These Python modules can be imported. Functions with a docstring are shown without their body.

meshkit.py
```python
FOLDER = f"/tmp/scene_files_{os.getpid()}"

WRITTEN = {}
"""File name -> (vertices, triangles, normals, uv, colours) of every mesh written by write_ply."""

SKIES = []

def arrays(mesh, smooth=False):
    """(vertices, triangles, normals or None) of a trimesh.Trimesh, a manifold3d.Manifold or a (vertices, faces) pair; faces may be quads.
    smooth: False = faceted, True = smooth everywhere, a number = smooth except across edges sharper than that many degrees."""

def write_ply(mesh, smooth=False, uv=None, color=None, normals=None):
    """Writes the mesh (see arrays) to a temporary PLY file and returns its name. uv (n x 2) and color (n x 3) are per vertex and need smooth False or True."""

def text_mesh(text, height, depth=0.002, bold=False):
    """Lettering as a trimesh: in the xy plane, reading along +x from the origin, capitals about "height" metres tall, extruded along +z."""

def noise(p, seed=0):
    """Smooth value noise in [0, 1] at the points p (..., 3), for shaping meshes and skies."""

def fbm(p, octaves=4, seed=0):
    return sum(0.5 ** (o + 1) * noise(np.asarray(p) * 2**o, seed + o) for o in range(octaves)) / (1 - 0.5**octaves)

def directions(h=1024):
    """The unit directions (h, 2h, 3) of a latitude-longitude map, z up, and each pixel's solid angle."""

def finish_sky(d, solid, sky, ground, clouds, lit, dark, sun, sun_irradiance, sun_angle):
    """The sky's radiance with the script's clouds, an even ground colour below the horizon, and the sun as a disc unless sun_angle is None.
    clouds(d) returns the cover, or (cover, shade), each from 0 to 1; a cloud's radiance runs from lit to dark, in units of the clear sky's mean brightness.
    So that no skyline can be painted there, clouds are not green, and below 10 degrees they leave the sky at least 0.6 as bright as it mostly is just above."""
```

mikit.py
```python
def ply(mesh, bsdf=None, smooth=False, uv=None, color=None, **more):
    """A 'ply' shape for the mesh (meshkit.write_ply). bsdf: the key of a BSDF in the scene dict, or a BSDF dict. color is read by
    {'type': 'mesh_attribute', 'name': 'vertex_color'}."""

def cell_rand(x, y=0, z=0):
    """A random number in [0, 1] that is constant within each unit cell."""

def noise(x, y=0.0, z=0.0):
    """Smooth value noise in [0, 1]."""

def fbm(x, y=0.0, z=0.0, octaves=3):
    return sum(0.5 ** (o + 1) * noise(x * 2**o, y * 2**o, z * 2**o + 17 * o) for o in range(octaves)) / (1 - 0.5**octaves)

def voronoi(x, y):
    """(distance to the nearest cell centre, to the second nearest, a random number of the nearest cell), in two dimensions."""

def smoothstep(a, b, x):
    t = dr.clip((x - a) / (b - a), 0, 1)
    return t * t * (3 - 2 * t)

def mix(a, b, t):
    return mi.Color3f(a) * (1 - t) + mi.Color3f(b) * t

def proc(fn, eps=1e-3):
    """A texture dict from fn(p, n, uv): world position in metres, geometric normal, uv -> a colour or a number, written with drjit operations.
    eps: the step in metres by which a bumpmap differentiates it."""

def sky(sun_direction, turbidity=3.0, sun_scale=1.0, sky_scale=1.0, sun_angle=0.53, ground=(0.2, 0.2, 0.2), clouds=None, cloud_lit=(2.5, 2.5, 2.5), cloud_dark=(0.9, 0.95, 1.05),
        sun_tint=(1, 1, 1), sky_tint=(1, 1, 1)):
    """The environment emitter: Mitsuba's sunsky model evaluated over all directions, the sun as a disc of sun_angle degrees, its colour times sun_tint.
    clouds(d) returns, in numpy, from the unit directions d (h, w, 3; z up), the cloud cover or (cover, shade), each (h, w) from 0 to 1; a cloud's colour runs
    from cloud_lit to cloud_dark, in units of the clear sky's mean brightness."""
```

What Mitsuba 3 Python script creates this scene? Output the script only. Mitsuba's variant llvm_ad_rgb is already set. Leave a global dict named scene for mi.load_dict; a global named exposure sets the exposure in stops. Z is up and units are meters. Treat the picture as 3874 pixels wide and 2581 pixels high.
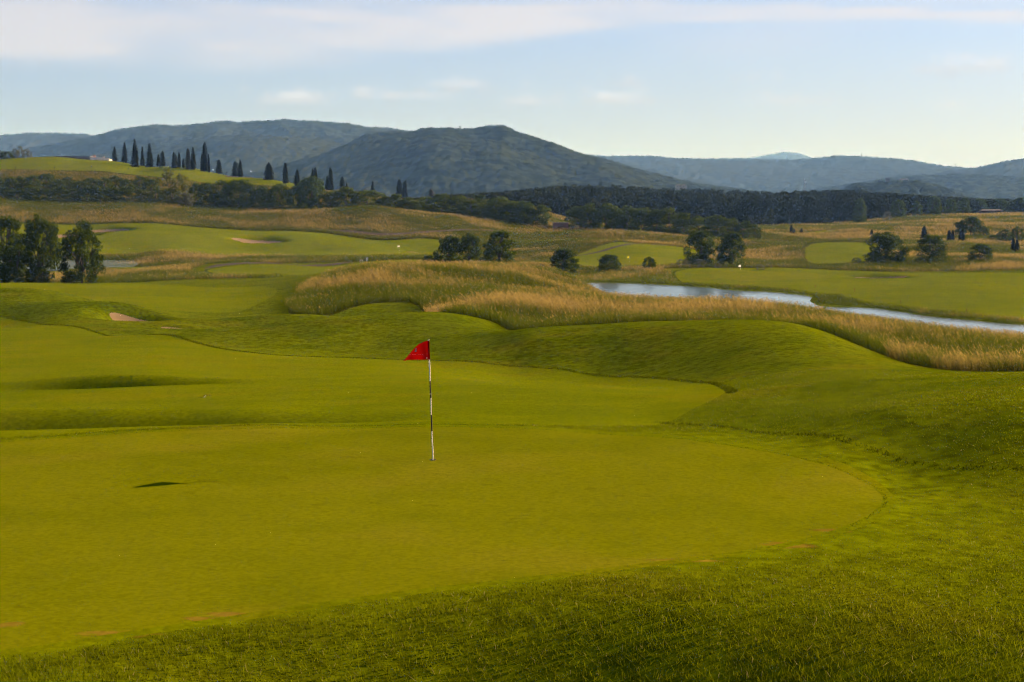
import math, numpy as np, trimesh, shapely, shapely.affinity, drjit as dr, mitsuba as mi, mikit, meshkit
from scipy.interpolate import RBFInterpolator, PchipInterpolator
from scipy.ndimage import map_coordinates, spline_filter
from scipy.spatial import Delaunay
from mikit import proc, noise, fbm, smoothstep, mix, ply
from meshkit import fbm as nfbm, noise as nnoise
T = mi.ScalarTransform4f
PI = math.pi
scene, labels = {}, {}

# ------------------------------------------------------------------ camera, sky, exposure
EYE = 16.5                              # eye height above the pond
F, CX, CY, HY = 7000.0, 1937.0, 1290.5, 720.0
PITCH = math.atan((CY - HY) / F)
FWD = np.array([0, math.cos(PITCH), -math.sin(PITCH)])
UP = np.array([0, math.sin(PITCH), math.cos(PITCH)])
exposure = 2.1
scene['camera'] = {
    'type': 'perspective', 'fov_axis': 'x', 'fov': 2 * math.degrees(math.atan(CX / F)),
    'near_clip': 0.5, 'far_clip': 40000.0,
    'to_world': T().look_at(origin=[0, 0, EYE], target=[0, float(FWD[1]), EYE + float(FWD[2])], up=[0, 0, 1]),
    'medium': {'type': 'ref', 'id': 'haze_air'}}
SUN = np.array([0.800, 0.490, 0.372])
SUN = SUN / np.linalg.norm(SUN)


def clouds(d):
    """thin cirrus sheets and a few small fair-weather clouds low down"""
    az = np.degrees(np.arctan2(d[..., 0], d[..., 1]))
    el = np.degrees(np.arcsin(np.clip(d[..., 2], -1, 1)))
    k = 1.0 / np.maximum(d[..., 2], 0.02)
    # one long cirrus sheet, its lower edge rising to the right
    wob = nfbm(np.stack([az * 0.13, el * 0.8, az * 0 + 3], -1), 5) - 0.5
    mid = np.interp(az, [-60, -16, -8, -4, 0, 4, 8, 13, 18, 60], [5.2, 4.75, 4.8, 4.85, 5.1, 5.42, 5.42, 5.15, 4.9, 5.5]) + wob * 0.5
    half = np.interp(az, [-60, -16, -8, -4, 0, 4, 8, 13, 18, 60], [1.3, 1.45, 1.25, 1.0, 0.72, 0.5, 0.36, 0.2, 0.08, 0.3]) * (1 + wob * 0.9)
    band = np.clip((1 - np.abs(el - mid) / np.maximum(half, 0.05)) * 1.3, 0, 1)
    streak = nfbm(np.stack([az * 0.28, el * 2.2, az * 0 + 11], -1), 5)
    sheet = np.clip(band * 1.5, 0, 1) * np.clip(0.72 + 2.0 * (streak - 0.42), 0, 1)
    high = np.clip(nfbm(np.stack([az * 0.07, el * 0.35, az * 0 + 5], -1), 5) - 0.47, 0, 1) * 2.2 * np.clip((el - 3.4) / 2.5, 0, 1)
    # little cumulus: (azimuth, elevation, half width, half height)
    cum, under = 0, 0
    for i, (x, y, w, h) in enumerate(CUMULUS):
        px, py = (az - x) / (w * 1.6), (el - y) / (h * 1.25)
        b = 1 - np.sqrt(px * px + np.where(py < 0, (py * 2.0) ** 2, py * py))
        n = nfbm(np.stack([az * 2.2, el * 5.0, az * 0 + i * 7.3], -1), 5)
        c_ = np.clip((b - 0.12 + (n - 0.5) * 2.6) * 1.25, 0, 1)
        under = np.where(c_ > cum, np.clip(0.40 - py * 1.1, 0, 1), under)
        cum = np.maximum(cum, c_)
    veil = 0.55 * np.clip(1 - (el - 0.8) / 4.2, 0, 1)
    away = np.clip((np.degrees(np.arccos(np.clip(d @ SUN, -1, 1))) - 44) / 34, 0, 1)      # duller the farther from the sun
    thick, puff = np.maximum(sheet * 0.95, np.minimum(high, 0.7)), np.clip(cum * 0.62, 0, 0.6)
    cover = 1 - (1 - veil) * (1 - thick) * (1 - puff)
    tone = puff * np.clip(0.05 + under * 0.9, 0, 1) + (1 - puff) * (thick * (0.22 + away * 0.28) + (1 - thick) * veil * (0.42 + away * 0.58))
    shade = np.clip(tone / np.maximum(cover, 1e-3), 0, 1)
    return cover, shade


CUMULUS = [(-6.7, 2.75, 0.7, 0.32), (-4.75, 2.9, 0.5, 0.22), (-3.2, 2.85, 0.8, 0.2), (-1.9, 3.15, 1.3, 0.3), (0.7, 2.7, 0.9, 0.24),
           (3.4, 2.75, 1.25, 0.32), (3.3, 3.3, 0.7, 0.18), (7.0, 3.35, 1.0, 0.18), (8.6, 2.7, 1.1, 0.22), (13.6, 3.6, 1.2, 0.45),
           (13.5, 2.45, 0.6, 0.2), (-19, 3.0, 1.4, 0.35), (20, 3.2, 1.8, 0.4), (27, 3.6, 1.5, 0.4), (-27, 3.4, 1.6, 0.4)]
scene['sky'] = mikit.sky(SUN, turbidity=3.0, sun_scale=3.4, sky_scale=0.97, clouds=clouds, ground=(0.07, 0.08, 0.02),
                         cloud_lit=(2.85, 2.78, 3.1), cloud_dark=(1.35, 1.38, 1.68), sun_tint=(1.0, 0.9, 0.74), sky_tint=(0.93, 0.955, 1.40))
scene['haze_air'] = {'type': 'homogeneous', 'albedo': {'type': 'rgb', 'value': [0.95, 0.95, 0.95]},
                     'sigma_t': {'type': 'rgb', 'value': [1.55e-5, 3.5e-5, 8.6e-5]}}


# ------------------------------------------------------------------ helpers
def ray(px, py):
    px, py = np.broadcast_arrays(np.asarray(px, float), np.asarray(py, float))
    xc, yc = (px - CX) / F, -(py - CY) / F
    d = np.stack([xc, yc * UP[1] + FWD[1], yc * UP[2] + FWD[2]], -1)
    return d / d[..., 1:2]


def P(px, py, d):
    """the point seen at a pixel of the photograph (3874 px wide) at the distance d along the ground"""
    return ray(px, py) * np.asarray(d, float)[..., None] + [0, 0, EYE]


def tag(key, label=None, cat=None, group=None, kind=None):
    e = {}
    if label: e['label'] = label
    if cat: e['category'] = cat
    if group: e['group'] = group
    if kind: e['kind'] = kind
    labels[key] = {**labels.get(key, {}), **e}


def numbered(name):
    if name not in scene and not any(k.startswith(name + '__') for k in scene) and name not in labels:
        return name
    i = 1
    while f'{name}_{i:03d}' in labels or f'{name}_{i:03d}' in scene:
        i += 1
    return f'{name}_{i:03d}'


def rgb(*c):
    return {'type': 'rgb', 'value': [float(x) for x in c]}


def diffuse(tex):
    return {'type': 'twosided', 'b': {'type': 'diffuse', 'reflectance': tex}}


# ------------------------------------------------------------------ ground shape
# places on the ground: (pixel x, pixel y, distance); rows run from near to far
CP = """
0 1680 35.5;500 1635 37.3;1000 1620 38;1600 1612 38.4;2000 1620 38.1;2500 1650 37;2900 1705 35;3200 1780 32.7
3874 1900 29.6;3400 1780 33.2;2900 1680 36.4;2700 1650 37.4;3600 1830 31.6
3874 1750 32.3;3874 1600 35;3400 1690 34.8;3400 1585 36.9;3874 1500 38.5;3874 1455 43;3400 1510 42;3700 1470 44
2900 1620 39.2;2900 1558 41.4;2500 1600 41.6;2500 1510 49
1937 1580 42;1937 1500 50;1300 1560 44;1300 1480 52.5;600 1560 45;600 1420 64;0 1550 48;0 1450 62;0 1310 90;900 1400 70;1640 1420 66;2200 1460 60
2750 1490 55;2600 1445 67;2250 1415 76;1940 1388 79;1640 1362 81;1200 1345 83;900 1325 85;600 1275 97;300 1228 113;0 1195 125
1750 1338 83;2000 1272 85.5;2200 1262 86;2400 1254 86;2750 1242 85;3000 1245 80;3250 1322 74;3500 1393 67;3874 1405 62
2000 1266 103;2300 1238 110;2700 1228 114;3100 1275 100;3500 1380 84;3874 1395 76
1900 1185 116;2400 1165 138;2900 1180 128;3400 1275 104;3874 1345 95
1940 1118 160;2200 1130 172;2600 1166 165;3000 1190 150;3400 1258 130;3700 1295 120;3874 1325 112
2200 1135 225;2600 1170 212;3000 1190 196;3400 1250 172;3874 1305 158
1700 1235 98;1400 1285 93;1000 1275 98;600 1240 111
1740 1197 112;1500 1205 108;1200 1225 104;850 1250 105
1500 1195 120;1250 1205 118;900 1232 116
1637 1190 122;1500 1150 135;1300 1178 130;1180 1195 128;1100 1175 138
0 1147 134;290 1178 127;450 1210 121
0 1140 152;400 1165 146;800 1195 136
0 1115 170;500 1125 164;900 1150 156
0 1088 200;500 1096 194;1000 1090 196
0 1070 226;480 1076 220;700 1090 206;1000 1080 212
0 1075 245;480 1085 240;800 1080 236
1350 1060 175;1470 1032 185;1640 1035 192;1300 1120 152;1800 1045 195;1600 1090 168
2000 1060 210;1940 1035 240;1600 1025 232;1300 1035 226;2170 1062 262
700 1068 262;1000 1052 285;1300 1030 305;740 1033 310;1050 1025 318;1400 1005 335;800 1008 345;1300 1008 345
1000 1000 358;1500 990 365;800 985 400;300 1030 330;450 1028 333;520 1020 345;300 1016 350;450 1013 352
300 974 402;500 974 403;0 972 404
300 940 418;600 950 412;1000 955 425;300 900 450;700 905 448;300 860 478;1000 915 455;1300 930 452;1250 955 432;1640 955 438
0 835 492;500 838 492;850 850 492;1100 866 490;1300 890 484;1450 905 478;1600 893 486;1750 880 500;1900 880 510
1600 930 465;1850 950 445;1900 1000 395
0 800 515;500 815 507;900 830 512;1200 830 520;1400 808 535;1700 830 535;2000 880 525;1100 840 510
0 762 545;400 775 545;800 795 545;1200 808 548;1600 812 550;2000 850 545;2300 868 545;2700 893 535;2850 900 530
0 750 570;400 748 572;800 770 572;1200 775 575;1600 785 580;2000 805 590
0 690 600;300 690 600;600 692 602;0 645 618;400 652 618;650 665 618
0 605 655;200 593 668;300 603 670;360 609 672;420 611 672;470 617 664;520 632 650;700 632 650;800 655 640;900 672 630
1000 678 625;1150 708 615;1300 732 612;1450 752 612;1560 763 615;1640 760 650
200 640 720;500 660 715;900 700 690;1200 740 680;1560 790 690
2040 795 620;2100 830 610;2040 830 720
2500 1005 395;2300 1005 395;2620 1000 400;2160 1003 392;2400 975 415;2380 945 445;2560 950 450;2160 968 430
2100 930 470;2400 915 490;2620 935 480;2400 890 520;2700 910 515
2170 1072 328;2500 1078 322.5;2800 1098 305.5;3000 1108 297.5;3140 1118 290
2300 1050 341;1950 1030 300;1700 1020 310;2500 1048 342;2550 1030 353;2450 1025 362;2130 1035 352;2000 1000 380
2650 1052 336;2900 1068 324;2700 1030 352;3000 1045 338;2900 1035 348;3100 1035 350;2800 1024 365;2500 1014 380
3230 1158 263.5;3500 1192 244.5;3700 1212 234.5;3874 1226 228;3140 1128 275
3400 1075 312;3400 1105 292;3400 1150 262;3700 1185 241;3700 1060 322;3874 1090 300;3700 1130 272;3874 1190 240;3650 1100 292
3300 1042 346;3450 1046 340;3600 1034 352;3874 1046 340
3200 1028 366;3874 1025 362;3500 1018 374;2900 1010 385;3100 1005 394
3180 998 400;3180 968 425;3180 962 448;3180 935 475;3180 927 500;3180 917 515
3400 985 412;3600 990 405;3874 975 420;3500 940 465;3700 950 455;3420 925 500;3650 930 490;3874 955 480;3400 905 540
2900 950 470;2900 910 530;2950 975 440;2750 935 490;3000 905 545
3050 885 600;2900 880 620;3300 880 600;3550 900 570;3700 890 600;3874 912 560;3600 870 640;3874 855 660;3300 862 680
2700 868 660;3000 870 680;2870 862 760;3100 852 800;3300 838 820;3450 820 860;3874 816 880;3600 812 920;3874 811 960;3600 812 980
2200 830 800;2600 855 800;1700 765 780;2200 800 1000;2800 830 1000;1700 768 1150;2200 770 1150;2700 782 1150;3300 795 1150;3874 806 1150
"""
cp = np.array([[float(x) for x in q.split()] for row in CP.strip().splitlines() for q in row.split(';')])
edge = [np.column_stack([np.full(m.sum(), v), cp[m, 1:]]) for v, m in ((-1000, cp[:, 0] == 0), (4900, cp[:, 0] == 3874))]
cp = np.vstack([cp, *edge])
world = P(cp[:, 0], cp[:, 1], cp[:, 2])
for d, z in ((2.0, -1.7), (5, -2.7), (8, -4.0), (11, -4.75)):    # the mound under the photographer
    for u in (-0.4, -0.15, 0.1, 0.4):
        world = np.vstack([world, [u * d, d, EYE + z]])
for px in range(-1400, 5401, 400):                # the putting green, level out to its lip
    for d in (16, 19, 22, 25, 28.5):
        world = np.vstack([world, [(px - CX) / F * d, d, EYE + np.interp(px, [0, 2600, 3874], [-4.9, -4.92, -5.05])]])
for px, d, z in ((2300, 305, -.7), (2500, 300, -1), (2750, 286, -1), (2960, 277, -.8), (2350, 262, -.3), (2650, 256, -.5), (2900, 250, -.4), (3300, 240, -.8), (3420, 232, -1),
                 (3650, 220, -1), (3874, 212, -1), (4300, 196, -1), (4900, 190, -1), (3750, 198, -.5), (100, 378, .6), (300, 380, .6), (430, 384, .8), (-200, 376, .6)):
    world = np.vstack([world, [(px - CX) / F * d, d, z]])
for u in (-0.4, -0.2, 0, 0.2, 0.4):
    for d, z in ((1250, -22), (1500, -26)):
        world = np.vstack([world, [u * d, d, EYE + z]])


def polar(x, y, z=None):
    return np.arctan2(x, y), np.log(np.maximum(np.hypot(x, y), 1e-6))


_th, _lr = polar(world[:, 0], world[:, 1])
_rbf = RBFInterpolator(np.column_stack([_th * 3.2, _lr]), (world[:, 2] - EYE) / np.exp(_lr), kernel='thin_plate_spline', smoothing=1e-8)
TH0, TH1, NT = -0.46, 0.46, 330
LR0, LR1, NR = math.log(1.6), math.log(1500), 560
_gt, _gr = np.meshgrid(np.linspace(TH0, TH1, NT), np.linspace(LR0, LR1, NR), indexing='ij')
_grid = spline_filter(_rbf(np.column_stack([_gt.ravel() * 3.2, _gr.ravel()])).reshape(NT, NR), order=3)

# hollows and humps: (px, distance, half width, half depth, height, turn in degrees, flatness power)
HUMPS = [
    (180, 41.2, 5.2, 1.25, -1.2, 3, 2), (180, 44.0, 5.0, 1.1, 0.2, 3, 2),
    (390, 60.0, 3.2, 1.0, -0.8, 0, 2), (390, 61.9, 3.2, 0.9, 0.2, 0, 2),
    (500, 124.5, 2.4, 2.6, -1.05, -8, 3), (690, 116.0, 2.0, 1.4, -0.5, -6, 3), (480, 128.5, 3.2, 1.9, 0.6, -8, 2), (690, 118.4, 2.6, 1.2, 0.25, -6, 2),
    (408, 476, 6.2, 5.5, -1.7, 0, 4), (280, 462, 6.5, 5, -1.7, 0, 4), (975, 462, 7.0, 5.5, -1.6, 0, 4), (1610, 450, 6, 5, -1.4, 0, 4),
    (3330, 344, 6.5, 4.5, -1.3, 0, 4), (3320, 352, 9, 3.5, 0.8, 0, 2), (2760, 352, 7, 4, 0.55, 0, 2), (2510, 345, 4.5, 5, 0.5, 0, 2),
    (120, 139, 7, 4.5, 1.0, -10, 2), (560, 108, 7, 5, -0.35, -20, 2), (1250, 88, 6, 5, -0.25, 0, 2), (3100, 46, 3, 5, -0.15, -20, 2), (3450, 36.5, 4, 3, 0.18, 20, 2), (1450, 101, 5, 3.5, 0.35, 10, 2),
    (1450, 127, 5.0, 5.0, -1.0, 20, 2), (2560, 85, 6, 5, 0.42, 0, 2), (180, 128, 7, 4, 0.45, -14, 2),
    (1150, 98, 7, 4, 0.45, 6, 2), (1150, 119, 7.5, 2.6, -1.0, 12, 2), (1200, 125, 8, 2.5, 0.5, 12, 2), (1700, 104, 4, 4, 0.35, 20, 2), (820, 104, 6, 4, -0.3, 0, 2), (0, 118, 6, 4, -0.4, -12, 2), (2900, 60, 4, 6, 0.2, 0, 2), (3300, 50, 4, 4, 0.25, -15, 2),
    (1400, 525, 24, 16, 2.0, 0, 2), (2200, 465, 18, 20, 1.2, 0, 2), (2450, 508, 22, 14, 1.2, 0, 2), (950, 442, 14, 10, -1.2, 0, 2), (500, 428, 12, 8, -1.0, 0, 2),
    (3180, 436, 11, 9, -0.8, 0, 2), (3180, 487, 12, 9, -0.8, 0, 2), (3500, 300, 14, 10, 0.9, 10, 2), (3750, 275, 12, 8, 0.7, -8, 2), (2780, 328, 10, 6, -0.35, 0, 2),
    (1250, 350, 12, 8, -0.7, 0, 2), (1000, 348, 14, 10, 0.5, 0, 2), (1800, 452, 12, 6, -1.0, 0, 2), (800, 392, 12, 7, 0.6, 0, 2),
    (200, 176, 9, 7, -0.35, 0, 2), (700, 176, 9, 6, -0.35, 0, 2), (1000, 150, 8, 6, -0.3, 20, 2), (1950, 185, 14, 9, -0.9, 0, 2),
]


def pchip(u, a, b):
    return PchipInterpolator(a, b)(np.clip(u, a[0], a[-1]))


def height(x, y):
    """the ground's height above the pond"""
    x, y = np.asarray(x, float), np.asarray(y, float)
    th, lr = polar(x, y)
    i = (np.clip(th, TH0, TH1) - TH0) / (TH1 - TH0) * (NT - 1)
    j = (np.clip(lr, LR0, LR1) - LR0) / (LR1 - LR0) * (NR - 1)
    t = map_coordinates(_grid, [i.ravel(), j.ravel()], order=3, prefilter=False, mode='nearest').reshape(x.shape)
    r = np.exp(np.clip(lr, LR0, LR1))
    z = EYE + t * r
    for px, d, w, h, amp, turn, pw in HUMPS:
        c = P(px, 1000, d)
        a = math.radians(turn)
        dx, dy = x - c[0], y - c[1]
        q = ((dx * math.cos(a) + dy * math.sin(a)) / w) ** 2 + ((-dx * math.sin(a) + dy * math.cos(a)) / h) ** 2
        z = z + amp * np.exp(-q ** (pw / 2))
    u = F * x / np.maximum(y, 1) + CX               # the grass falls away in front of the green
    lip = pchip(u, [-1000, 0, 500, 820, 1400, 1980, 2630, 3130, 3874, 5000], [18.0, 19.2, 19.9, 20.5, 21.3, 21.8, 21.95, 22.0, 22.0, 22])
    fall = pchip(u, [-1000, 0, 400, 900, 2200, 2700, 3200, 3874, 5000], [0.06, 0.10, 0.22, 0.42, 0.50, 0.42, 0.27, 0.12, 0.05])
    s1, s2 = (lip - y) / 0.45, (lip - y - 4.8) / 0.45
    z = z - fall * 0.45 * (np.logaddexp(0, s1) - np.logaddexp(0, s2))
    # gentle unevenness that grows with distance
    p = np.stack([x, y, x * 0], -1)
    near = np.clip((r - 40) / 100, 0, 1)
    z = z + (nfbm(p / 9, 3) - 0.5) * (0.10 + 0.14 * near) + (nfbm(p / 38 + 9, 3) - 0.5) * 2.3 * np.clip((r - 120) / 300, 0, 1) * np.clip((z - 0.4) / 0.8, 0, 1) * (1 - np.exp(-((x + 88) / 36) ** 4 - ((y - 364) / 48) ** 4)) * (1 - 0.8 * np.clip((z - 12) / 6, 0, 1))
    return z


def hit(px, py, start=15.0, far=1400.0):
    """where the view ray of a pixel first meets the ground"""
    px, py = np.atleast_1d(np.asarray(px, float)), np.atleast_1d(np.asarray(py, float))
    out = []
    for a, b in zip(px, py):
        d = np.exp(np.linspace(math.log(start), math.log(far), 1500))
        p = P(np.full_like(d, a), np.full_like(d, b), d)
        s = p[:, 2] - height(p[:, 0], p[:, 1])
        k = int(np.argmax(s < 0)) if (s < 0).any() else len(d) - 1
        k = max(k, 1)
        w = s[k - 1] / (s[k - 1] - s[k]) if s[k - 1] > s[k] else 1.0
        dd = d[k - 1] + (d[k] - d[k - 1]) * w
        q = P(a, b, dd)
        out.append([q[0], q[1], float(height(q[0], q[1]))])
    return np.array(out)


# ------------------------------------------------------------------ zones of the ground
def line(text, closed=True, n=3):
    """a smooth outline from 'px py' (met on the ground) or 'px py distance' rows, as world x, y"""
    out = []
    for q in text.split(';'):
        v = [float(t) for t in q.split()]
        if len(v) == 3:
            out.append(P(v[0], v[1], v[2])[:2])
        else:
            out.append(hit(v[0], v[1])[0][:2])
    p = np.array(out)
    q = np.column_stack([p[:, 0] / p[:, 1], np.log(p[:, 1])])
    for _ in range(n):
        nx = np.roll(q, -1, 0) if closed else q[1:]
        a, b = (q, nx) if closed else (q[:-1], nx)
        m = np.empty((2 * len(a), 2))
        m[0::2], m[1::2] = a * 0.75 + b * 0.25, a * 0.25 + b * 0.75
        q = m if closed else np.vstack([q[:1], m, q[-1:]])
    y = np.exp(q[:, 1])
    return np.column_stack([q[:, 0] * y, y])


def oval(px, d, w, h, turn=0, wob=0.12, seed=0):
    c, t, a = P(px, 1000, d), np.linspace(0, 2 * PI, 40, endpoint=False), math.radians(turn)
    r = 1 + wob * np.sin(2 * t + seed) + wob * 0.6 * np.sin(3 * t + seed * 2)
    x, y = w * r * np.cos(t), h * r * np.sin(t)
    return np.column_stack([c[0] + x * math.cos(a) - y * math.sin(a), c[1] + x * math.sin(a) + y * math.cos(a)])


MOW = '-1000 1150 140;0 1195 125;300 1228 113;600 1275 97;900 1325 85;1200 1345 83;1640 1362 81;1940 1388 79;2250 1415 76;2600 1445 67;2735 1478 57;2750 1508 51.5'
ZONES = [
    ('sand', 'bunker', oval(505, 126.0, 1.75, 0.75, -8, .1)), ('sand', 'bunker', oval(690, 117.2, 1.3, 0.45, -6, .1, 2)),
    ('sand', 'bunker', oval(408, 478.2, 5.4, 3.3, 0, .06)), ('sand', 'bunker', oval(280, 464.4, 5.4, 3.2, 0, .08, 1)), ('sand', 'bunker', oval(975, 463.6, 6.0, 3.2, 0, .06, 2)),
    ('sand', 'bunker', oval(1610, 452.5, 4.6, 2.8, 0, .06, 3)), ('sand', 'bunker', oval(3330, 347.0, 5.2, 0.9, 0, .06, 4)),
    ('path', 'cart_path', line('745 1042 305;735 1033 314;760 1022 326;850 1012 338;1000 1005 345;1180 998 352;1340 990 362;1345 987 368;1180 994 357;1000 1001 350;840 1008 343;775 1017 334;760 1030 318;790 1042 304;900 1050 299;1075 1052 297;1075 1055 292;900 1054 293;780 1048 298')),
    ('path', 'cart_path', line('1250 879 489.5;1300 886 488;1450 902 481.5;1600 889 490;1750 876 504;1900 876 514;1900 872 517;1750 872 507.5;1600 885 494;1450 899 485;1300 882 491.5;1250 875 493')),
    ('path', 'cart_path', line('1960 985 405;2050 970 415;2160 958 428;2300 953 442;2420 948 458;2560 942 470;2560 940 473;2420 945 461;2300 950 445;2160 955 431;2050 967 418;1960 981 408')),
    ('path', 'cart_path', line('840 690 630;900 683 632;950 677 634;1000 672 630;960 669 640;920 672 642;900 676 642;860 682 640')),
    ('path', 'cart_path', line('3250 905 530;3300 915 515;3340 925 500;3370 932 490;3390 930 490;3350 920 505;3310 910 520;3260 900 535')),
    ('green', 'putting_green', line('0 2468;330 2412;823 2337;1399 2250;1975 2186;2633 2110;3000 2052;3230 1985;3340 1915;3335 1860;3200 1785;2900 1708;2500 1652;2000 1621;1600 1613;1000 1620;500 1637;0 1668 35.6;-900 1760 33;-900 2500 19', n=4)),
    ('green', 'putting_green', line('2690 1030 352;2800 1027 360;2950 1028 360;3080 1032 352;3160 1040 342;3100 1047 334;2900 1050 330;2750 1046 332;2680 1037 342')),
    ('green', 'putting_green', line('1240 955 432;1400 949 440;1560 946 444;1640 948 441;1660 953 434;1500 959 426;1350 962 422;1260 960 425')),
    ('green', 'putting_green', line('2290 997 403;2400 988 415;2520 986 418;2600 992 410;2600 1003 396;2450 1005 392;2320 1005 393')),
    ('fairway', 'fairway', line(MOW + ';2710 1530 48;2640 1555 45.5;2540 1590 42;2470 1606 40.2;2250 1612 39.4;2000 1612 38.9;1600 1604 38.7;1200 1606 38.7;960 1610 38.8;500 1625 37.9;0 1655 36.4;-1000 1720 34.6')),
    ('fairway', 'fairway', line('-900 1075 232;0 1068 224;480 1077 218;700 1090 205;1000 1086 205;1060 1110 178;1020 1140 158;800 1180 140;560 1160 146;300 1150 150;0 1130 158;-900 1130 160')),
    ('fairway', 'fairway', line('-900 830 491;0 834 490;500 842 489;850 855 489;1100 872 486;1300 896 481;1450 910 474;1600 898 482;1700 890 480;1740 930 460;1690 965 430;1500 972 418;1200 966 420;900 962 420;600 958 410;300 950 408;-900 950 408')),
    ('fairway', 'fairway', line('800 1048 305;775 1032 320;850 1018 335;1000 1010 343;1350 993 360;1640 984 375;1680 1000 355;1500 1008 338;1300 1018 322;1200 1040 300;1100 1060 280;1000 1068 268')),
    ('fairway', 'fairway', line('2550 1040 336;2560 1020 362;2700 1022 372;2900 1020 378;3150 1022 374;3400 1030 362;3600 1030 358;3874 1040 348;4900 1045 345;4900 1230 225;3874 1210 229;3500 1180 246;3260 1145 266;3150 1110 284;3000 1100 288;2800 1090 296;2650 1072 312')),
    ('fairway', 'fairway', line('2140 1003 386;2160 968 430;2230 955 446;2400 947 466;2560 945 470;2640 952 462;2660 985 425;2630 1008 388;2400 1010 386')),
    ('fairway', 'fairway', line('3060 1000 395;3050 965 430;3045 940 470;3060 920 505;3180 913 522;3280 918 510;3330 935 488;3300 960 450;3290 1000 396')),
    ('fairway', 'fairway', line('-900 630 618;0 640 620;400 644 621;600 660 616;900 700 606;1100 715 604;1150 704 625;1000 676 640;800 650 665;500 625 690;200 588 685;-900 585 670')),
    ('fairway', 'fairway', line('1530 768 606;1700 765 606;1720 757 660;1540 757 660')),
    ('fairway', 'fairway', line('3560 818 905;4900 822 890;4900 810 960;3560 811 960')),
    ('fairway', 'fairway', line('3050 886 605;3250 876 640;3280 874 650;3050 884 620')),
    ('meadow', 'meadow', line('1085 1160 140;1100 1185 131;1180 1199 128;1260 1182 131;1385 1161 137;1509 1149 140;1592 1166 134;1637 1199 122;1700 1208 114;1830 1235 106;1960 1268 98;2100 1258 96;2300 1237 96;2500 1222 97;2750 1213 96;2960 1240 90.5;3200 1318 81;3330 1360 75;3450 1398 70;3600 1405 66;3874 1408 64;4900 1408 62;4900 1290 182;3874 1270 186;3500 1200 210;3250 1170 238;3050 1150 262;2800 1140 268;2400 1120 283;2150 1080 300;1950 1040 300;1700 1030 292;1500 1030 255;1300 1040 220;1150 1090 175')),
]
FAR_MEADOW = 366.0        # beyond this distance what nobody mows is meadow
_green = [p for k, n, p in ZONES if k == 'green'][0]
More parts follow.
